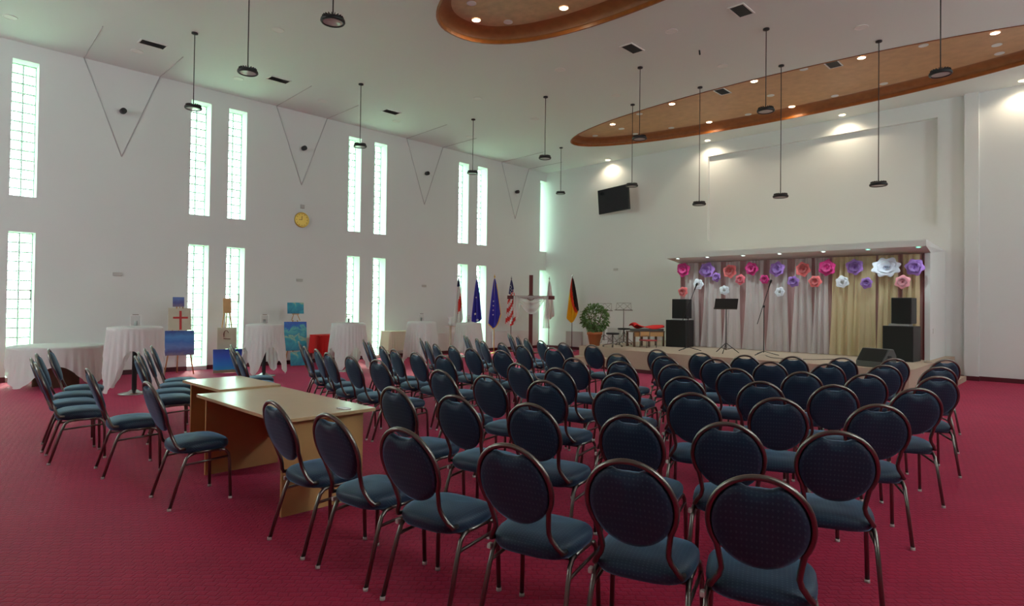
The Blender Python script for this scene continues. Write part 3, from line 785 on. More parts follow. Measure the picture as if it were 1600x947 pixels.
# ------------------------------------------------------------------ easels and pictures
def easel(label, x, y, rz, h, z0, spread=.28):
    t = thing('easel', label, 'easel', (x, y, 0), rz)
    for p0, p1 in (((-spread, .0, z0), (-.05, -.10, h)), ((spread, .0, z0), (.05, -.10, h)), ((0, -.42, z0), (0, -.12, h * .97))):
        bm = BM(); tube(bm, [p0, p1], .014, 6); obj('leg', bm, M['pine'], t)
    return t
def picture(name, label, x, y, rz, w, z0, z1, m, fwd=0.0, lean=.16, group=None, xo=0.0):
    c_, s_ = math.cos(rz), math.sin(rz)
    X = x + xo * c_ - fwd * s_; Y = y + xo * s_ + fwd * c_
    t = thing(name, label, 'picture', (X, Y, z0), rz, group=group)
    t.rotation_euler = (lean, 0, rz)
    bm = BM(); bx(bm, -w / 2, w / 2, -.012, .012, 0, z1 - z0); obj('canvas', bm, m, t, bevel=.003)
    bm = BM()
    return t
# local +y of a picture looks into the room
R1_ = -PI / 2 - .20
easel('pine easel carrying three pictures, left of the third window', -14.25, 4.45, R1_, 1.5, 0)
picture('painting', 'blue seascape painting on the left easel', -14.25, 4.45, R1_, .56, .42, .95, M['sea'], .05)
p = picture('painting', 'beige picture of a red cross above the seascape', -14.25, 4.45, R1_, .44, .955, 1.44, M['canvas'], -.02)
bm = BM(); bx(bm, -.035, .01, .013, .017, .01, .42); bx(bm, -.155, .13, .013, .017, .25, .29); obj('painted_cross', bm, M['crossred'], p)
picture('painting', 'small dark blue picture on top of the left easel', -14.25, 4.45, R1_, .22, 1.46, 1.67, M['sea'], -.06, xo=.03)
R2_ = -PI / 2 - .22
easel('pine easel with a small picture, between the second window pair', -14.2, 5.42, R2_, 1.42, 0, .22)
picture('painting', 'bright blue painting standing on the floor below the canvas banner', -13.95, 5.35, R2_, .60, .01, .53, M['sea2'], .05)
bm = BM()
p = picture('painting', 'pale canvas with a small dark red line emblem', -14.1, 5.38, R2_, .40, .52, 1.0, M['canvas'], .0, lean=.05)
bm = BM(); tube(bm, [(.02 + .05 * math.cos(a) * (1 if a > 0 else 1), .016, .33 + .085 * math.sin(a)) for a in [PI * k / 10 * .9 - .3 for k in range(12)]], .007, 5); tube(bm, [(-.07, .016, .22), (.07, .016, .235)], .007, 5); tube(bm, [(.06, .016, .38), (.065, .016, .27)], .007, 5); obj('emblem', bm, M['brownink'], p)
picture('painting', 'small tan picture with two dark blots on top of the second easel', -14.2, 5.42, R2_, .17, 1.32, 1.66, M['pine'], -.05)
R3_ = -PI / 2 - .28
easel('pine easel with teal pictures behind the tall table', -14.0, 6.95, R3_, 1.15, 0, .25)
picture('painting', 'tall teal and blue painting behind the second tall table', -14.0, 6.95, R3_, .52, .42, 1.12, M['teal'], .05)
picture('painting', 'narrow teal panel leaning low on the third easel', -14.0, 6.95, R3_, .34, .06, .40, M['teal'], .08, xo=-.05)
t = picture('painting', 'small turquoise picture with a hand sized stand on top of the teal easel', -14.0, 6.95, R3_, .38, 1.31, 1.58, M['teal'], -.04)
bm = BM()
for s in (-1, 1): tube(bm, [(s * .10, 0, -.17), (s * .03, -.02, .02)], .01, 5)
tube(bm, [(-.08, 0, -.01), (.08, 0, -.01)], .012, 5)
obj('mini_stand', bm, M['pine'], t)

# ------------------------------------------------------------------ wall fittings
t = thing('wall_clock', 'round gold rimmed clock on the side wall', 'clock', (XL, 7.53, 3.73))
def xl(prof, n=32):
    bm = BM(); lathe(bm, prof, n=n); bmesh.ops.rotate(bm, verts=bm.verts, matrix=Matrix.Rotation(PI / 2, 3, 'Y')); return bm
obj('clock_rim', xl([(.165, 0), (.20, .0), (.20, .03), (.185, .05), (.165, .03)]), M['clockgold'], t)
obj('clock_face', xl([(0, .022), (.168, .022)]), M['clockgold'], t)
bm = BM()
box(bm, (.026, 0, .05), (.004, .014, .10)); box(bm, (.026, -.04, .0), (.004, .08, .012)); 
for k in range(12):
    a = 2 * PI * k / 12; box(bm, (.025, .145 * math.sin(a), .145 * math.cos(a)), (.004, .012, .02))
obj('clock_hands', bm, M['brownink'], t)
bm = BM(); box(bm, (0.02, 0, 0), (.04, .10, .10)); o = obj('junction_box', bm, M['grey'], bevel=.006); o.location = (XL, 7.54, 4.08); tag(o, 'small square fitting right above the clock', 'fitting')
for i, (y, z) in enumerate(((3.43, 2.14), (7.5, 2.16), (11.54, 2.13))):
    bm = BM(); box(bm, (.012, 0, 0), (.024, .17, .07)); o = obj('wall_switch', bm, M['grey'], bevel=.005); o.location = (XL, y, z)
    tag(o, 'small grey wall plate on the side wall, %s from the left' % ORD[i + 1], 'switch', 'wall plates between the windows')
bm = BM(); box(bm, (0, -.012, 0), (.17, .024, .08)); o = obj('wall_switch', bm, M['grey'], bevel=.005); o.location = (-11.81, YB, 2.82); tag(o, 'small grey plate on the end wall below the television', 'switch')
for i, y in enumerate((3.45, 7.52, 11.54, 15.56)):
    t = thing('spot_speaker', 'small black wall fitting inside a V groove, %s from the left' % ORD[i + 1], 'wall lamp', (XL, y, 5.59), group='black fittings in the V grooves')
    bm = BM(); box(bm, (.02, 0, 0), (.04, .05, .05)); obj('bracket', bm, M['black'], t)
    obj('housing', xl([(0, .04), (.055, .04), (.06, .06), (.06, .15), (.05, .16), (0, .15)], 16), M['black'], t)
for i, (a, b_) in enumerate(((2.35, 4.55), (6.35, 8.60), (10.40, 12.35), (14.45, 16.60))):
    t = thing('radiator', 'low white radiator panel under the side wall, %s from the left' % ORD[i + 1], 'radiator', (XL + .03, (a + b_) / 2, .11), group='radiators along the window wall')
    L_ = b_ - a
    bm = BM(); bx(bm, 0, .09, -L_ / 2, L_ / 2, 0, .53); obj('panel', bm, M['white'], t, bevel=.006)
    bm = BM(); bx(bm, -.01, .10, -L_ / 2 - .005, L_ / 2 + .005, .53, .555); obj('top_grille', bm, M['white'], t)
t = thing('radiator', 'white radiator panel on the end wall beside the potted plant', 'radiator', (-13.5, YB - .13, .11))
bm = BM(); bx(bm, -.35, .35, 0, .1, 0, .55); obj('panel', bm, M['grey'], t, bevel=.006)
bm = BM(); bx(bm, -.2, .2, 0, .15, 0, .42); o = obj('grey_cabinet', bm, M['grey'], bevel=.01); o.location = (-10.35, 15.0, SZ); tag(o, 'low grey box standing on the stage behind the stool', 'box')

# television
t = thing('television', 'black flat television tilted out from the end wall on a bracket', 'television', (-11.66, YB - .385, 5.13), math.radians(13))
bm = BM(); bx(bm, -.76, .76, -.03, .02, -.41, .41); o = obj('casing', bm, M['black'], t, bevel=.008)
bm = BM(); bx(bm, -.74, .74, -.034, -.030, -.385, .39); obj('screen', bm, M['screen'], t)
bm = BM(); box(bm, (0, .03, 0), (.3, .03, .3)); box(bm, (0, .20, -.02), (.07, .36, .07)); obj('bracket', bm, M['black'], t)
t.rotation_euler = (math.radians(5), 0, math.radians(-14))

# ------------------------------------------------------------------ ceiling fittings
PL = [(-12.0, 3.9, 5.17), (-12.0, 7.41, 5.15), (-12.05, 10.88, 5.12), (-12.16, 14.7, 5.12), (-9.46, 10.84, 5.10), (-6.84, 10.8, 5.08), (-4.25, 10.79, 5.10), (-1.69, 10.78, 5.10), (-9.30, 3.78, 5.10), (-6.82, 3.80, 5.10),
      (-8.24, 12.69, 4.56), (-6.47, 12.69, 3.92), (-4.67, 12.64, 3.88), (-2.93, 12.68, 3.90)]
PN = ['nearest the side wall at the left', 'second along the side wall', 'third along the side wall', 'far one before the end wall corner', 'over the left block between the wall and the small oval tip', 'over the aisle before the stage oval', 'hanging before the middle of the stage oval',
      'hanging at the upper right of the photo', 'high at upper left, second from the left edge', 'highest one left of the tan oval', 'shorter one left over the stage edge', 'long one over the left part of the stage', 'long one over the middle of the stage', 'long one over the right part of the stage']
def make_pendant(label, x, y, z):
    top = CZ + (RD if y > 13.2 and 0 else 0)
    t = thing('pendant_lamp', label, 'pendant lamp', (x, y, z), group='black disc pendant lamps')
    bm = BM(); tube(bm, [(0, 0, .03), (0, 0, top - z)], .008, 6); obj('cord', bm, M['black'], t)
    bm = BM(); lathe(bm, [(0, -.001), (.055, -.001), (.055, -.025), (.02, -.035), (0, -.035)], (0, 0, top - z), 16); obj('ceiling_rose', bm, M['black'], t)
    bm = BM(); lathe(bm, [(0, .04), (.03, .04), (.035, .02), (.12, .012), (.145, -.005), (.15, -.03), (.14, -.045), (.118, -.045), (.118, -.03)], n=28)
    for k in range(20):
        a = 2 * PI * k / 20; box(bm, (.10 * math.cos(a), .10 * math.sin(a), .022), (.06, .007, .022), a)
    obj('housing', bm, M['black'], t)
    bm = BM(); lathe(bm, [(.118, -.036), (.08, -.040), (0, -.042)], n=28); obj('lens', bm, M['lens'], t)
for (x, y, z), nm in zip(PL, PN): make_pendant('black disc pendant lamp, ' + nm, x, y, z)

def disc(label, x, y, z, m, r=.095, group=None, name='ceiling_light', cat='ceiling light', rim='white'):
    t = thing(name, label, cat, (x, y, z), group=group)
    bm = BM(); lathe(bm, [(r, 0), (r, -.008), (r * .86, -.012), (r * .84, -.006)], n=24); obj('trim_ring', bm, M[rim], t)
    bm = BM(); lathe(bm, [(r * .85, -.007), (0, -.007)], n=24); obj('diffuser', bm, m, t)
def spot(x, y, z, e, size=150, col=(1, .84, .62), tgt=None):
    d = bpy.data.lights.new('downlight_beam', 'SPOT'); d.energy = e; d.spot_size = math.radians(size); d.spot_blend = .6; d.color = col; d.shadow_soft_size = .06
    o = bpy.data.objects.new('downlight_beam', d); o.location = (x, y, z); C.objects.link(o)
LIT = [(-8.14, 7.39), (-6.69, 8.12), (-9.97, 14.33), (-7.84, 13.88), (-5.67, 13.72), (-3.52, 13.89), (-1.4, 14.29), (-7.85, 15.95), (-5.68, 16.1)]
LN = ['left one in the tan oval', 'right one in the tan oval', 'first from the tip of the stage oval', 'second along the front edge of the stage oval', 'third along the front edge of the stage oval', 'fourth along the front edge of the stage oval', 'fifth along the front edge of the stage oval, far right', 'left one along the back edge of the stage oval', 'right one along the back edge of the stage oval']
for (x, y), nm in zip(LIT, LN):
    disc('glowing warm recessed lamp, ' + nm, x, y, CZ + RD - .001, M['lit'], .085, 'lit recessed lamps in the ovals'); spot(x, y, CZ + RD - .03, 10)
for i, (x, y) in enumerate([(-12.01, 17.0), (-8.38, 16.93), (-4.73, 16.93), (-1.19, 16.93)]):
    disc('glowing warm lamp in the ceiling edge over the end wall, %s from the left' % ORD[i + 1], x, y, CZ - .001, M['lit'], .085, 'lit lamps washing the end wall'); spot(x, y, CZ - .03, 24, 150)
DULL = [(-7.75, 6.92), (-7.77, 7.84), (-11.04, 14.96), (-10.03, 14.87), (-8.9, 14.04), (-10.02, 15.59), (-8.91, 15.75), (-6.77, 16.0), (-5.76, 14.92), (-4.6, 13.74), (-4.63, 15.98), (-3.56, 15.85), (-2.48, 14.05), (-1.44, 14.97), (-1.45, 15.5)]
DN = ['in the tan oval, nearest its left edge', 'in the tan oval, nearest its rim', 'nearest the left tip of the stage oval', 'just right of the left tip of the stage oval', 'beside the first pendant cords at the front of the stage oval',
      'first along the back rim of the stage oval', 'second along the back rim of the stage oval', 'third along the back rim, right of a pendant', 'in the middle band between two long pendants', 'on the front rim between the two vents',
      'fourth along the back rim', 'fifth along the back rim, right of the longest pendant', 'on the front rim left of the far right pendant', 'middle one at the far right of the stage oval', 'back one at the far right of the stage oval']
for (x, y), nm in zip(DULL, DN): disc('unlit white round lamp ' + nm, x, y, CZ + RD - .001, M['white'], .085, 'unlit round lamps in the oval recesses')
CD = [(-13.75, 1.45), (-10.75, 4.9), (-13.75, 3.41), (-13.75, 5.39), (-13.72, 7.4), (-13.74, 9.6), (-10.76, 9.84), (-8.15, 9.79), (-10.81, 11.97), (-13.4, 11.97), (-5.53, 9.75), (-3.01, 11.85), (-5.56, 11.87), (-8.17, 11.89)]
CN = ['at the left edge of the photo', 'between the upper left pendants', 'beside the first wall side vent', 'beside the second wall side vent', 'left of the third pendant by the side wall', 'beside the third wall side vent', 'left of the tan oval tip over the left block',
      'below the tan oval, alone', 'left of the pendant over the left block', 'nearest the far end of the side wall', 'right of the tan oval, above a vent', 'at upper right, between vent and long pendant', 'right of the black ceiling stub', 'just before the left tip of the stage oval']
for (x, y), nm in zip(CD, CN): disc('flush white round ceiling fitting ' + nm, x, y, CZ - .001, M['white'], .11, 'flush white round fittings on the plain ceiling', 'ceiling_fitting', 'ceiling fitting')
VT = [(-13.13, 3.52, CZ, 'first along the side wall'), (-13.14, 6.03, CZ, 'second along the side wall'), (-13.17, 9.03, CZ, 'third along the side wall'), (-6.45, 9.90, CZ, 'left one over the chairs beyond the tan oval'), (-4.29, 9.84, CZ, 'right one over the chairs beyond the tan oval'),
      (-6.50, 13.87, CZ + RD, 'left one in the stage oval'), (-4.05, 13.85, CZ + RD, 'right one in the stage oval'), (-13.13, .95, CZ, 'at the top left corner of the photo')]
for x, y, z, nm in VT:
    t = thing('air_vent', 'dark rectangular ceiling air vent, ' + nm, 'air vent', (x, y, z), group='dark ceiling air vents')
    bm = BM(); bx(bm, -.115, .115, -.21, .21, -.006, .0); obj('backing', bm, M['black'], t)
    bm = BM()
    for a in (-1, 1): bx(bm, a * .125 - .012, a * .125 + .012, -.23, .23, -.014, 0); bx(bm, -.125, .125, a * .22 - .012, a * .22 + .012, -.014, 0)
    obj('frame', bm, M['white'], t)
    bm = BM()
    for k in range(9): box(bm, (-.10 + k * .025, 0, -.009), (.016, .42, .003), rot=Matrix.Rotation(.5, 3, 'Y'))
    obj('louvres', bm, M['grate'], t)
bm = BM(); tube(bm, [(0, 0, 0), (.03, -.04, -.10)], .016, 8); o = obj('ceiling_hook', bm, M['black']); o.location = (-5.55, 10.85, CZ); tag(o, 'short black stub sticking out of the ceiling beyond the tan oval', 'hook')

# ------------------------------------------------------------------ cross and flags
CX, CY = -13.5, 14.85; ca = math.radians(38)
t = thing('wooden_cross', 'tall dark red wooden cross standing by the window wall', 'cross', (CX, CY, 0), ca)
bm = BM(); box(bm, (0, 0, 1.29), (.125, .07, 2.56)); obj('upright', bm, M['redwood'], t, bevel=.006)
bm = BM(); box(bm, (0, -.06, 1.83), (1.56, .05, .12)); obj('crossbeam', bm, M['redwood'], t, bevel=.006)
bm = BM(); lathe(bm, [(0, .0), (.30, .0), (.30, .03), (0, .035)], n=4); obj('base', bm, M['redwood'], t)
bm = BM(); 
tube(bm, [(.11 * math.cos(a) * (1 + .06 * math.sin(9 * a)), -.10, 1.83 + .09 * math.sin(a) * (1 + .06 * math.cos(11 * a))) for a in [2 * PI * k / 40 for k in range(40)]], .012, 5, closed=True); obj('thorn_wreath', bm, M['darkwood'], t)
bm = BM()
def dr(u, v):
    x = -.48 + 1.0 * u
    sag = .58 * (1 - ((u - .5) / .5) ** 2)
    z = 1.885 - v * (sag * .95 + .05) - .02 * math.sin(v * 22) * sag
    return (x * (1 - .05 * v), -.10 - .04 * math.sin(v * 18 + 2 * u) * (sag + .1) - .02, z)
grid(bm, dr, 24, 30)
def tail(u, v): return (.50 + .16 * (u - .5) * (1 - .5 * v + .9 * v * v) + .02 * v, -.11 - .03 * math.sin(u * 14 + v * 3), 1.88 - 1.05 * v)
grid(bm, tail, 12, 12)
def tail2(u, v): return (-.46 + .22 * (u - .5), -.11 - .02 * math.sin(u * 14), 1.88 - .70 * v)
grid(bm, tail2, 8, 6)
o = obj('draped_cloth', bm, M['sheer']); o.location = (CX, CY, 0); o.rotation_euler = (0, 0, ca); tag(o, 'thin white cloth draped over the arms of the cross', 'cloth')

def flag(label, x, y, mats, mfn, ztop, zbot, w, tail_, amp=.05, stars=None, fringe=False, pole='chrome', rz=math.radians(40)):
    t = thing('flag', label, 'flag', (x, y, 0), rz)
    bm = BM(); tube(bm, [(0, 0, .02), (0, 0, ztop)], .013, 8); obj('pole', bm, M[pole], t)
    bm = BM(); lathe(bm, [(0, 0), (.16, 0), (.16, .015), (.04, .04), (.013, .06)], n=20); obj('stand', bm, M[pole], t)
    bm = BM(); lathe(bm, [(.012, -.0), (.03, .02), (.012, .06), (0, .12)], (0, 0, ztop), 10); obj('finial', bm, M['fringe' if fringe else 'chrome'], t)
    bm = BM()
    def fn(u, v):
        hang = zbot + tail_ * (u - .35) ** 2 * 2 if u > .35 else zbot + tail_ * .8 * (.35 - u)
        z = ztop - .04 - (ztop - .04 - hang) * v
        ww = w * (.08 + .92 * v ** .75)
        return ((u - .45) * ww, -.02 - amp * (.3 + v) * math.sin(u * 13 + 1.5 * v), z)
    grid(bm, fn, 18, 22, mfn=mfn)
    o = obj('banner', bm, mats, t)
    if stars:
        bm = BM()
        for (u, v, r) in stars:
            p = Vector(fn(u, v)); p.y -= .045 + amp * .5
            vs = [bm.verts.new((p.x + (r if k % 2 == 0 else r * .42) * math.sin(PI * k / 5), p.y, p.z + (r if k % 2 == 0 else r * .42) * math.cos(PI * k / 5))) for k in range(10)]
            bm.faces.new(vs)
        obj('stars', bm, M['flagwhite'], t)
    if fringe:
        bm = BM(); tube(bm, [fn(u / 12, 1.0) for u in range(13)], .018, 5); tube(bm, [fn(1.0, .15 + .85 * v / 8) for v in range(9)], .012, 5); obj('fringe', bm, M['fringe'], t)
    return t
flag('faded white and red flag standing left of the blue flags', -14.2, 12.3, [M['flagwhite'], M['usred'], M['navyf']], lambda u, v: 2 if v < .16 else (1 if (.5 < v + .25 * u - .1 < .78 and u > .4) else 0), 2.42, .95, .30, .2, fringe=False)
flag('blue flag with a white star and pale emblem, left of the fringed one', -14.3, 13.15, [M['blue']], lambda u, v: 0, 2.42, 1.0, .34, .15, stars=[(.35, .80, .05), (.45, .42, .03), (.6, .95, .05)])
flag('royal blue flag with white stars and gold fringe', -14.1, 13.75, [M['blue']], lambda u, v: 0, 2.46, .80, .40, .55, stars=[(.35, .45 + .09 * k, .032) for k in range(4)], fringe=True, pole='fringe')
flag('striped red and white flag with starry dark blue corner', -14.38, 14.82, [M['usred'], M['flagwhite'], M['navyf']], lambda u, v: 2 if v < .33 - .10 * u else int((v * 9 + u * 3.2)) % 2, 2.46, .86, .42, .3, amp=.04, stars=[(.3 + .25 * (k % 2) + .05 * (k // 2 % 2), .12 + .035 * k, .022) for k in range(6)], pole='darkwood')
flag('white flag standing between the cross and the corner', -14.3, 16.7, [M['flagwhite']], lambda u, v: 0, 2.52, 1.05, .36, .2, rz=math.radians(50))
flag('black, red and gold flag beside the potted plant', -13.2, 16.65, [M['flagblack'], M['flagred'], M['flaggold']], lambda u, v: 0 if (v - 1.35 * (u - .35)) < .17 else (1 if (v - .75 * (u - .35)) < .55 else 2), 2.58, .98, .42, .55, pole='steel', rz=math.radians(40))
tp = thing('plant_urn', 'small pale vase on a slim wooden stand beside the faded flag', 'vase', (-14.2, 12.0, 0))
bm = BM(); box(bm, (0, 0, .45), (.05, .05, .9)); box(bm, (0, 0, .91), (.22, .22, .02)); box(bm, (0, 0, .01), (.25, .25, .02)); obj('stand', bm, M['cream'], tp)
bm = BM(); lathe(bm, [(0, .92), (.05, .92), (.09, 1.02), (.05, 1.13), (.10, 1.20)], n=18); obj('vase', bm, M['white'], tp)

# ------------------------------------------------------------------ things on the stage
t = thing('potted_plant', 'bushy green plant in a terracotta pot on the left of the stage', 'plant', (-9.78, 13.32, SZ))
bm = BM(); lathe(bm, [(0, 0), (.13, 0), (.19, .30), (.21, .30), (.21, .37), (.185, .37), (.18, .32), (0, .32)], n=28); obj('pot', bm, M['terracotta'], t)
bm = BM(); lathe(bm, [(0, .335), (.18, .335)], n=20); obj('soil', bm, M['soil'], t)
bm = BM()
for k in range(6):
    a = 2 * PI * k / 6; tube(bm, [(0.02 * math.cos(a), 0.02 * math.sin(a), .33), (.08 * math.cos(a), .08 * math.sin(a), .55), (.22 * math.cos(a), .22 * math.sin(a), .85)], .008, 5)
obj('stem', bm, M['darkwood'], t)
bm = BM()
for k in range(900):
    a = random.uniform(0, 2 * PI); e = math.asin(random.uniform(-1, 1)); rr = random.uniform(.55, 1.0) ** .6
    c_ = Vector((.36 * rr * math.cos(a) * math.cos(e), .36 * rr * math.sin(a) * math.cos(e), .74 + .36 * rr * math.sin(e)))
    d = (c_ - Vector((0, 0, .7))).normalized() + Vector([random.uniform(-.6, .6) for _ in range(3)]); d.normalize()
    s_ = d.cross(Vector((random.uniform(-1, 1), random.uniform(-1, 1), 1))).normalized(); l = random.uniform(.06, .12); w = l * .30
    q = [bm.verts.new(c_), bm.verts.new(c_ + d * l * .5 + s_ * w), bm.verts.new(c_ + d * l - Vector((0, 0, .02))), bm.verts.new(c_ + d * l * .5 - s_ * w)]
    bm.faces.new((q[0], q[1], q[2])); bm.faces.new((q[0], q[2], q[3]))
o = obj('foliage', bm, M['leaf'], t); o['kind'] = 'stuff'

def loudspeaker(name, label, x, y, z, w, d, h, rz=0):
    t = thing(name, label, 'loudspeaker', (x, y, z), rz)
    bm = BM(); bx(bm, -w / 2, w / 2, 0, d, 0, h); obj('cabinet', bm, M['black'], t, bevel=.008)
    bm = BM(); bx(bm, -w / 2 + .015, w / 2 - .015, -.012, 0, .015, h - .015); obj('grille', bm, M['black2'], t, bevel=.004)
    return t
loudspeaker('subwoofer', 'large black bass loudspeaker on the stage left of the curtain', -8.12, 14.66, SZ, .56, .55, .72, math.radians(6))
loudspeaker('loudspeaker', 'smaller black loudspeaker stacked on the left bass cabinet', -8.10, 14.80, SZ + .76, .40, .38, .52, math.radians(6))
loudspeaker('subwoofer', 'large black bass loudspeaker at the right end of the stage', -3.02, 14.62, SZ, .56, .52, .73, math.radians(-4))
loudspeaker('loudspeaker', 'smaller black loudspeaker stacked on the right bass cabinet', -2.97, 14.68, SZ + .78, .37, .36, .54, math.radians(-4))
for x, y, lab in ((-8.12, 14.72, 'left'), (-3.02, 14.62, 'right')):
    bm = BM(); bx(bm, -.18, .18, .08, .44, 0, .04); o = obj('speaker_pad', bm, M['grey']); o.location = (x, y, SZ + (.72 if lab == 'left' else .733)); tag(o, 'thin grey pad between the two %s stage loudspeakers' % lab, 'pad')
t = thing('stage_monitor', 'wedge shaped black floor monitor on the stage front edge', 'loudspeaker', (-3.02, 12.95, SZ), math.radians(158))
bm = BM(); prof = [(-.18, 0), (.20, 0), (.20, .10), (.02, .34), (-.10, .34), (-.18, .22)]
A = [bm.verts.new((-.27, a, b_)) for a, b_ in prof]; B = [bm.verts.new((.27, a, b_)) for a, b_ in prof]
bm.faces.new(A); bm.faces.new(list(reversed(B)))
for i in range(6): bm.faces.new((A[i], B[i], B[(i + 1) % 6], A[(i + 1) % 6]))
obj('cabinet', bm, M['grate'], t, bevel=.015)
bm = BM(); rot_ = Matrix.Rotation(-math.atan2(.24, .18), 3, 'X'); box(bm, (0, .115, .225), (.48, .27, .012), rot=rot_); obj('grille', bm, M['black2'], t)
bm = BM(); 
for s in (-1, 1): box(bm, (s * .272, 0.02, .2), (.008, .10, .04))
box(bm, (-.10, -.185, .12), (.09, .01, .05)); box(bm, (.12, -.185, .10), (.09, .01, .05)); obj('handle', bm, M['black'], t)

def music_stand(label, x, y, z, h, rz, solid_=True, m='black'):
    t = thing('music_stand', label, 'music stand', (x, y, z), rz)
    bm = BM(); tube(bm, [(0, 0, .08), (0, 0, h)], .011, 8); obj('pole', bm, M[m], t)
    for k in range(3):
        a = 2 * PI * k / 3 + .5; bm = BM(); tube(bm, [(0, 0, .24), (.30 * math.cos(a), .30 * math.sin(a), .01)], .009, 6); tube(bm, [(0, 0, .08), (.15 * math.cos(a), .15 * math.sin(a), .125)], .006, 5); obj('leg', bm, M[m], t)
    rot_ = Matrix.Rotation(math.radians(-28 if solid_ else -20), 3, 'X')
    bm = BM()
    if solid_:
        box(bm, Vector((0, 0, h + .06)), (.52, .008, .27), rot=rot_); box(bm, Vector((0, -.10, h - .055)), (.52, .06, .008), rot=rot_)
    else:
        def P(x_, z_): return Vector((0, 0, h + .05)) + rot_ @ Vector((x_, 0, z_))
        for a, b_ in (((-.24, -.09), (.24, -.09)), ((-.20, .12), (.20, .12)), ((-.22, -.09), (-.20, .12)), ((.22, -.09), (.20, .12)), ((-.22, -.09), (0, .12)), ((.22, -.09), (0, .12)), ((-.20, .12), (0, -.09)), ((.20, .12), (0, -.09))): tube(bm, [P(*a), P(*b_)], .005, 5)
        tube(bm, [P(-.26, -.10), P(.26, -.10)], .012, 5)
    obj('desk_plate' if solid_ else 'wire_rest', bm, M[m], t)
music_stand('black plate music stand in the middle of the stage', -6.31, 13.75, SZ, 1.10, math.radians(12))
music_stand('folding wire music stand left, behind the potted plant', -10.35, 14.55, SZ, .98, math.radians(20), False, 'steel')
music_stand('folding wire music stand right, behind the taller stool', -9.95, 14.95, SZ, 1.0, math.radians(30), False, 'steel')
def mic_stand(label, x, y, h, lo_, hi_, rz):
    t = thing('microphone_stand', label, 'microphone stand', (x, y, SZ), rz)
    bm = BM(); tube(bm, [(0, 0, .06), (0, 0, h)], .010, 8); lathe(bm, [(0, h - .02), (.022, h - .02), (.022, h + .03), (0, h + .03)], n=10); obj('pole', bm, M['black'], t)
    for k in range(3):
        a = 2 * PI * k / 3 + .3; bm = BM(); tube(bm, [(0, 0, .09), (.32 * math.cos(a), .32 * math.sin(a), .012)], .009, 6); obj('leg', bm, M['black'], t)
    bm = BM(); tube(bm, [lo_, hi_], .008, 6); obj('boom', bm, M['black'], t)
    d = (Vector(hi_) - Vector(lo_)).normalized(); p = Vector(hi_)
    bm = BM(); tube(bm, [p - d * .02, p + d * .10, p + d * .105, p + d * .16, p + d * .17], [.012, .016, .024, .024, .008], 10); obj('microphone', bm, M['black'], t)
mic_stand('microphone stand with raised boom at the left of the stage', -7.28, 13.75, .80, (-.15, 0, .73), (.17, 0, 1.50), 0.0)
mic_stand('microphone stand with slanted boom right of the music stand', -5.49, 13.90, 1.10, (-.15, 0, .70), (.12, -.02, 1.55), 0.0)
def stool(label, x, y, h, rz, castor):
    t = thing('round_stool', label, 'stool', (x, y, SZ), rz)
    bm = BM(); lathe(bm, [(0, h - .05), (.16, h - .05), (.175, h - .03), (.17, h - .005), (0, h)], n=24); obj('seat', bm, M['black'], t)
    bm = BM(); tube(bm, [(0, 0, .08), (0, 0, h - .05)], .018, 8); obj('column', bm, M['steel'], t)
    for k in range(4):
        a = PI / 2 * k + .4; bm = BM(); tube(bm, [(0, 0, .09), (.24 * math.cos(a), .24 * math.sin(a), .045)], .012, 6); lathe(bm, [(0, 0), (.025, 0), (.025, .045), (0, .045)], (.24 * math.cos(a), .24 * math.sin(a), 0), 8); tube(bm, [(0, 0, h - .07), (.10 * math.cos(a), .10 * math.sin(a), h * .45), (.14 * math.cos(a), .14 * math.sin(a), .08)], .006, 5); obj('leg', bm, M['steel'], t)
stool('round black stool with a star base beside the potted plant', -9.22, 13.35, .375, 0.2, True)
stool('taller round black stool behind the first one', -9.47, 14.25, .47, 0.7, True)
t = thing('school_desk', 'brown wooden double desk on the left of the stage', 'desk', (-9.02, 13.85, SZ), math.radians(66))
bm = BM(); bx(bm, 0, .98, -.20, .20, .385, .41); obj('desk_top', bm, M['darkwood'], t)
bm = BM(); bx(bm, .02, .96, -.19, -.175, .27, .385); obj('apron', bm, M['pine'], t)
for xx in (.03, .49, .95):
    for yy in (-.17, .17):
        bm = BM(); box(bm, (xx, yy, .19), (.05, .04, .38)); obj('leg', bm, M['darkwood'], t)
bm = BM()
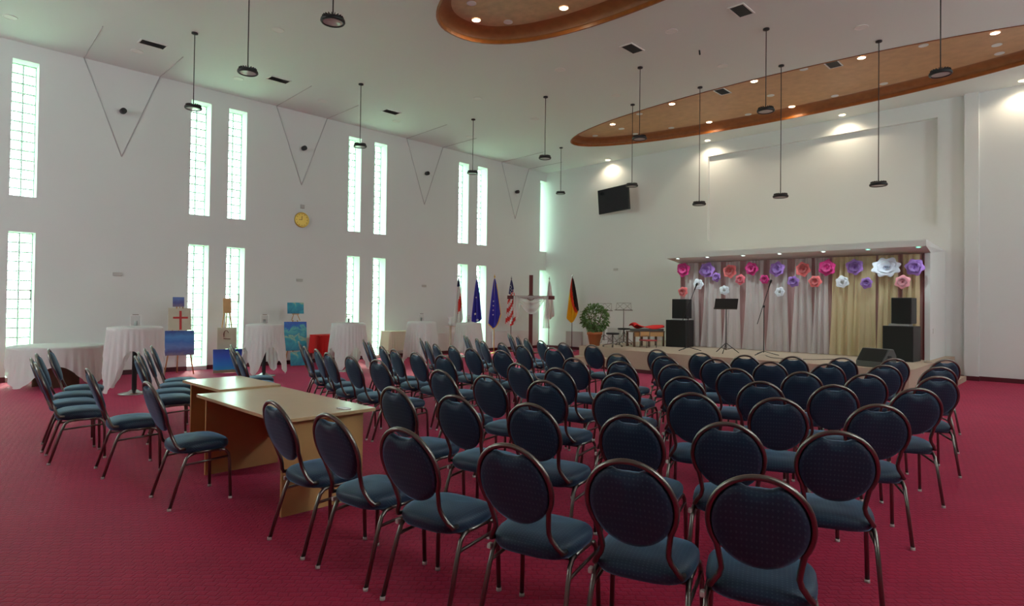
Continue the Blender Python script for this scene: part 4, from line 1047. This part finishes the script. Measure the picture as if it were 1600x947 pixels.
def rf(u, v):
    return (-.46 + .92 * u, -.15 + .30 * v, .06 + .03 * math.sin(7 * u + 3 * v) + .07 * math.exp(-((u - .08) / .1) ** 2) - .045 * abs(2 * v - 1) ** 3)
grid(bm, rf, 20, 8); o = obj('red_cover', bm, M['red'], solid=.01); o.location = (-8.84, 14.40, SZ + .485); o.rotation_euler = (0, 0, math.radians(60)); tag(o, 'crumpled red cloth lying on top of the stage desk', 'cloth')
bm = BM(); bx(bm, -.44, .44, -.14, .14, 0, .055); o = obj('instrument_case', bm, M['grate'], bevel=.01); o.location = (-8.84, 14.40, SZ + .412); o.rotation_euler = (0, 0, math.radians(60)); tag(o, 'long dark case lying under the red cloth on the stage desk', 'case')
t = thing('small_chair', 'low wooden chair with a red seat in front of the stage desk', 'chair', (-8.52, 13.95, SZ), math.radians(66))
bm = BM(); bx(bm, -.17, .17, -.17, .17, .17, .20); obj('seat', bm, M['seatred'], t, bevel=.01)
bm = BM(); bx(bm, -.15, .17, .15, .17, .29, .40); obj('backrest', bm, M['pine'], t, bevel=.006)
for a in (-1, 1):
    for b_ in (-1, 1):
        bm = BM(); tube(bm, [(a * .15, b_ * .15, 0), (a * .15, b_ * .15, .19 if b_ < 0 else .40)], .01, 6); obj('leg', bm, M['steel'], t)
def cable(label, pts, m='black', r=.006):
    bm = BM(); tube(bm, pts, r, 5); tag(obj('cable', bm, M[m]), label, 'cable')
cable('thin black cable on the stage right of the slanted microphone', [(-5.4, 13.8, SZ + .008), (-5.1, 13.3, SZ + .008), (-4.7, 13.2, SZ + .008), (-4.3, 13.5, SZ + .008), (-4.0, 14.1, SZ + .008)])
cable('pale cable hanging down the right end of the stage', [(-2.62, 15.1, SZ + .010), (-2.6, 14.9, SZ + .010), (-2.44, 14.7, SZ + .012), (-2.405, 14.7, SZ - .0), (-2.405, 14.7, .3)], 'cap')
bm = BM(); box(bm, (.01, 0, 0), (.02, .07, .10)); o = obj('wall_socket', bm, M['white']); o.location = (-2.60, 15.75, 1.13); tag(o, 'small white socket on the side of the stage surround', 'socket')
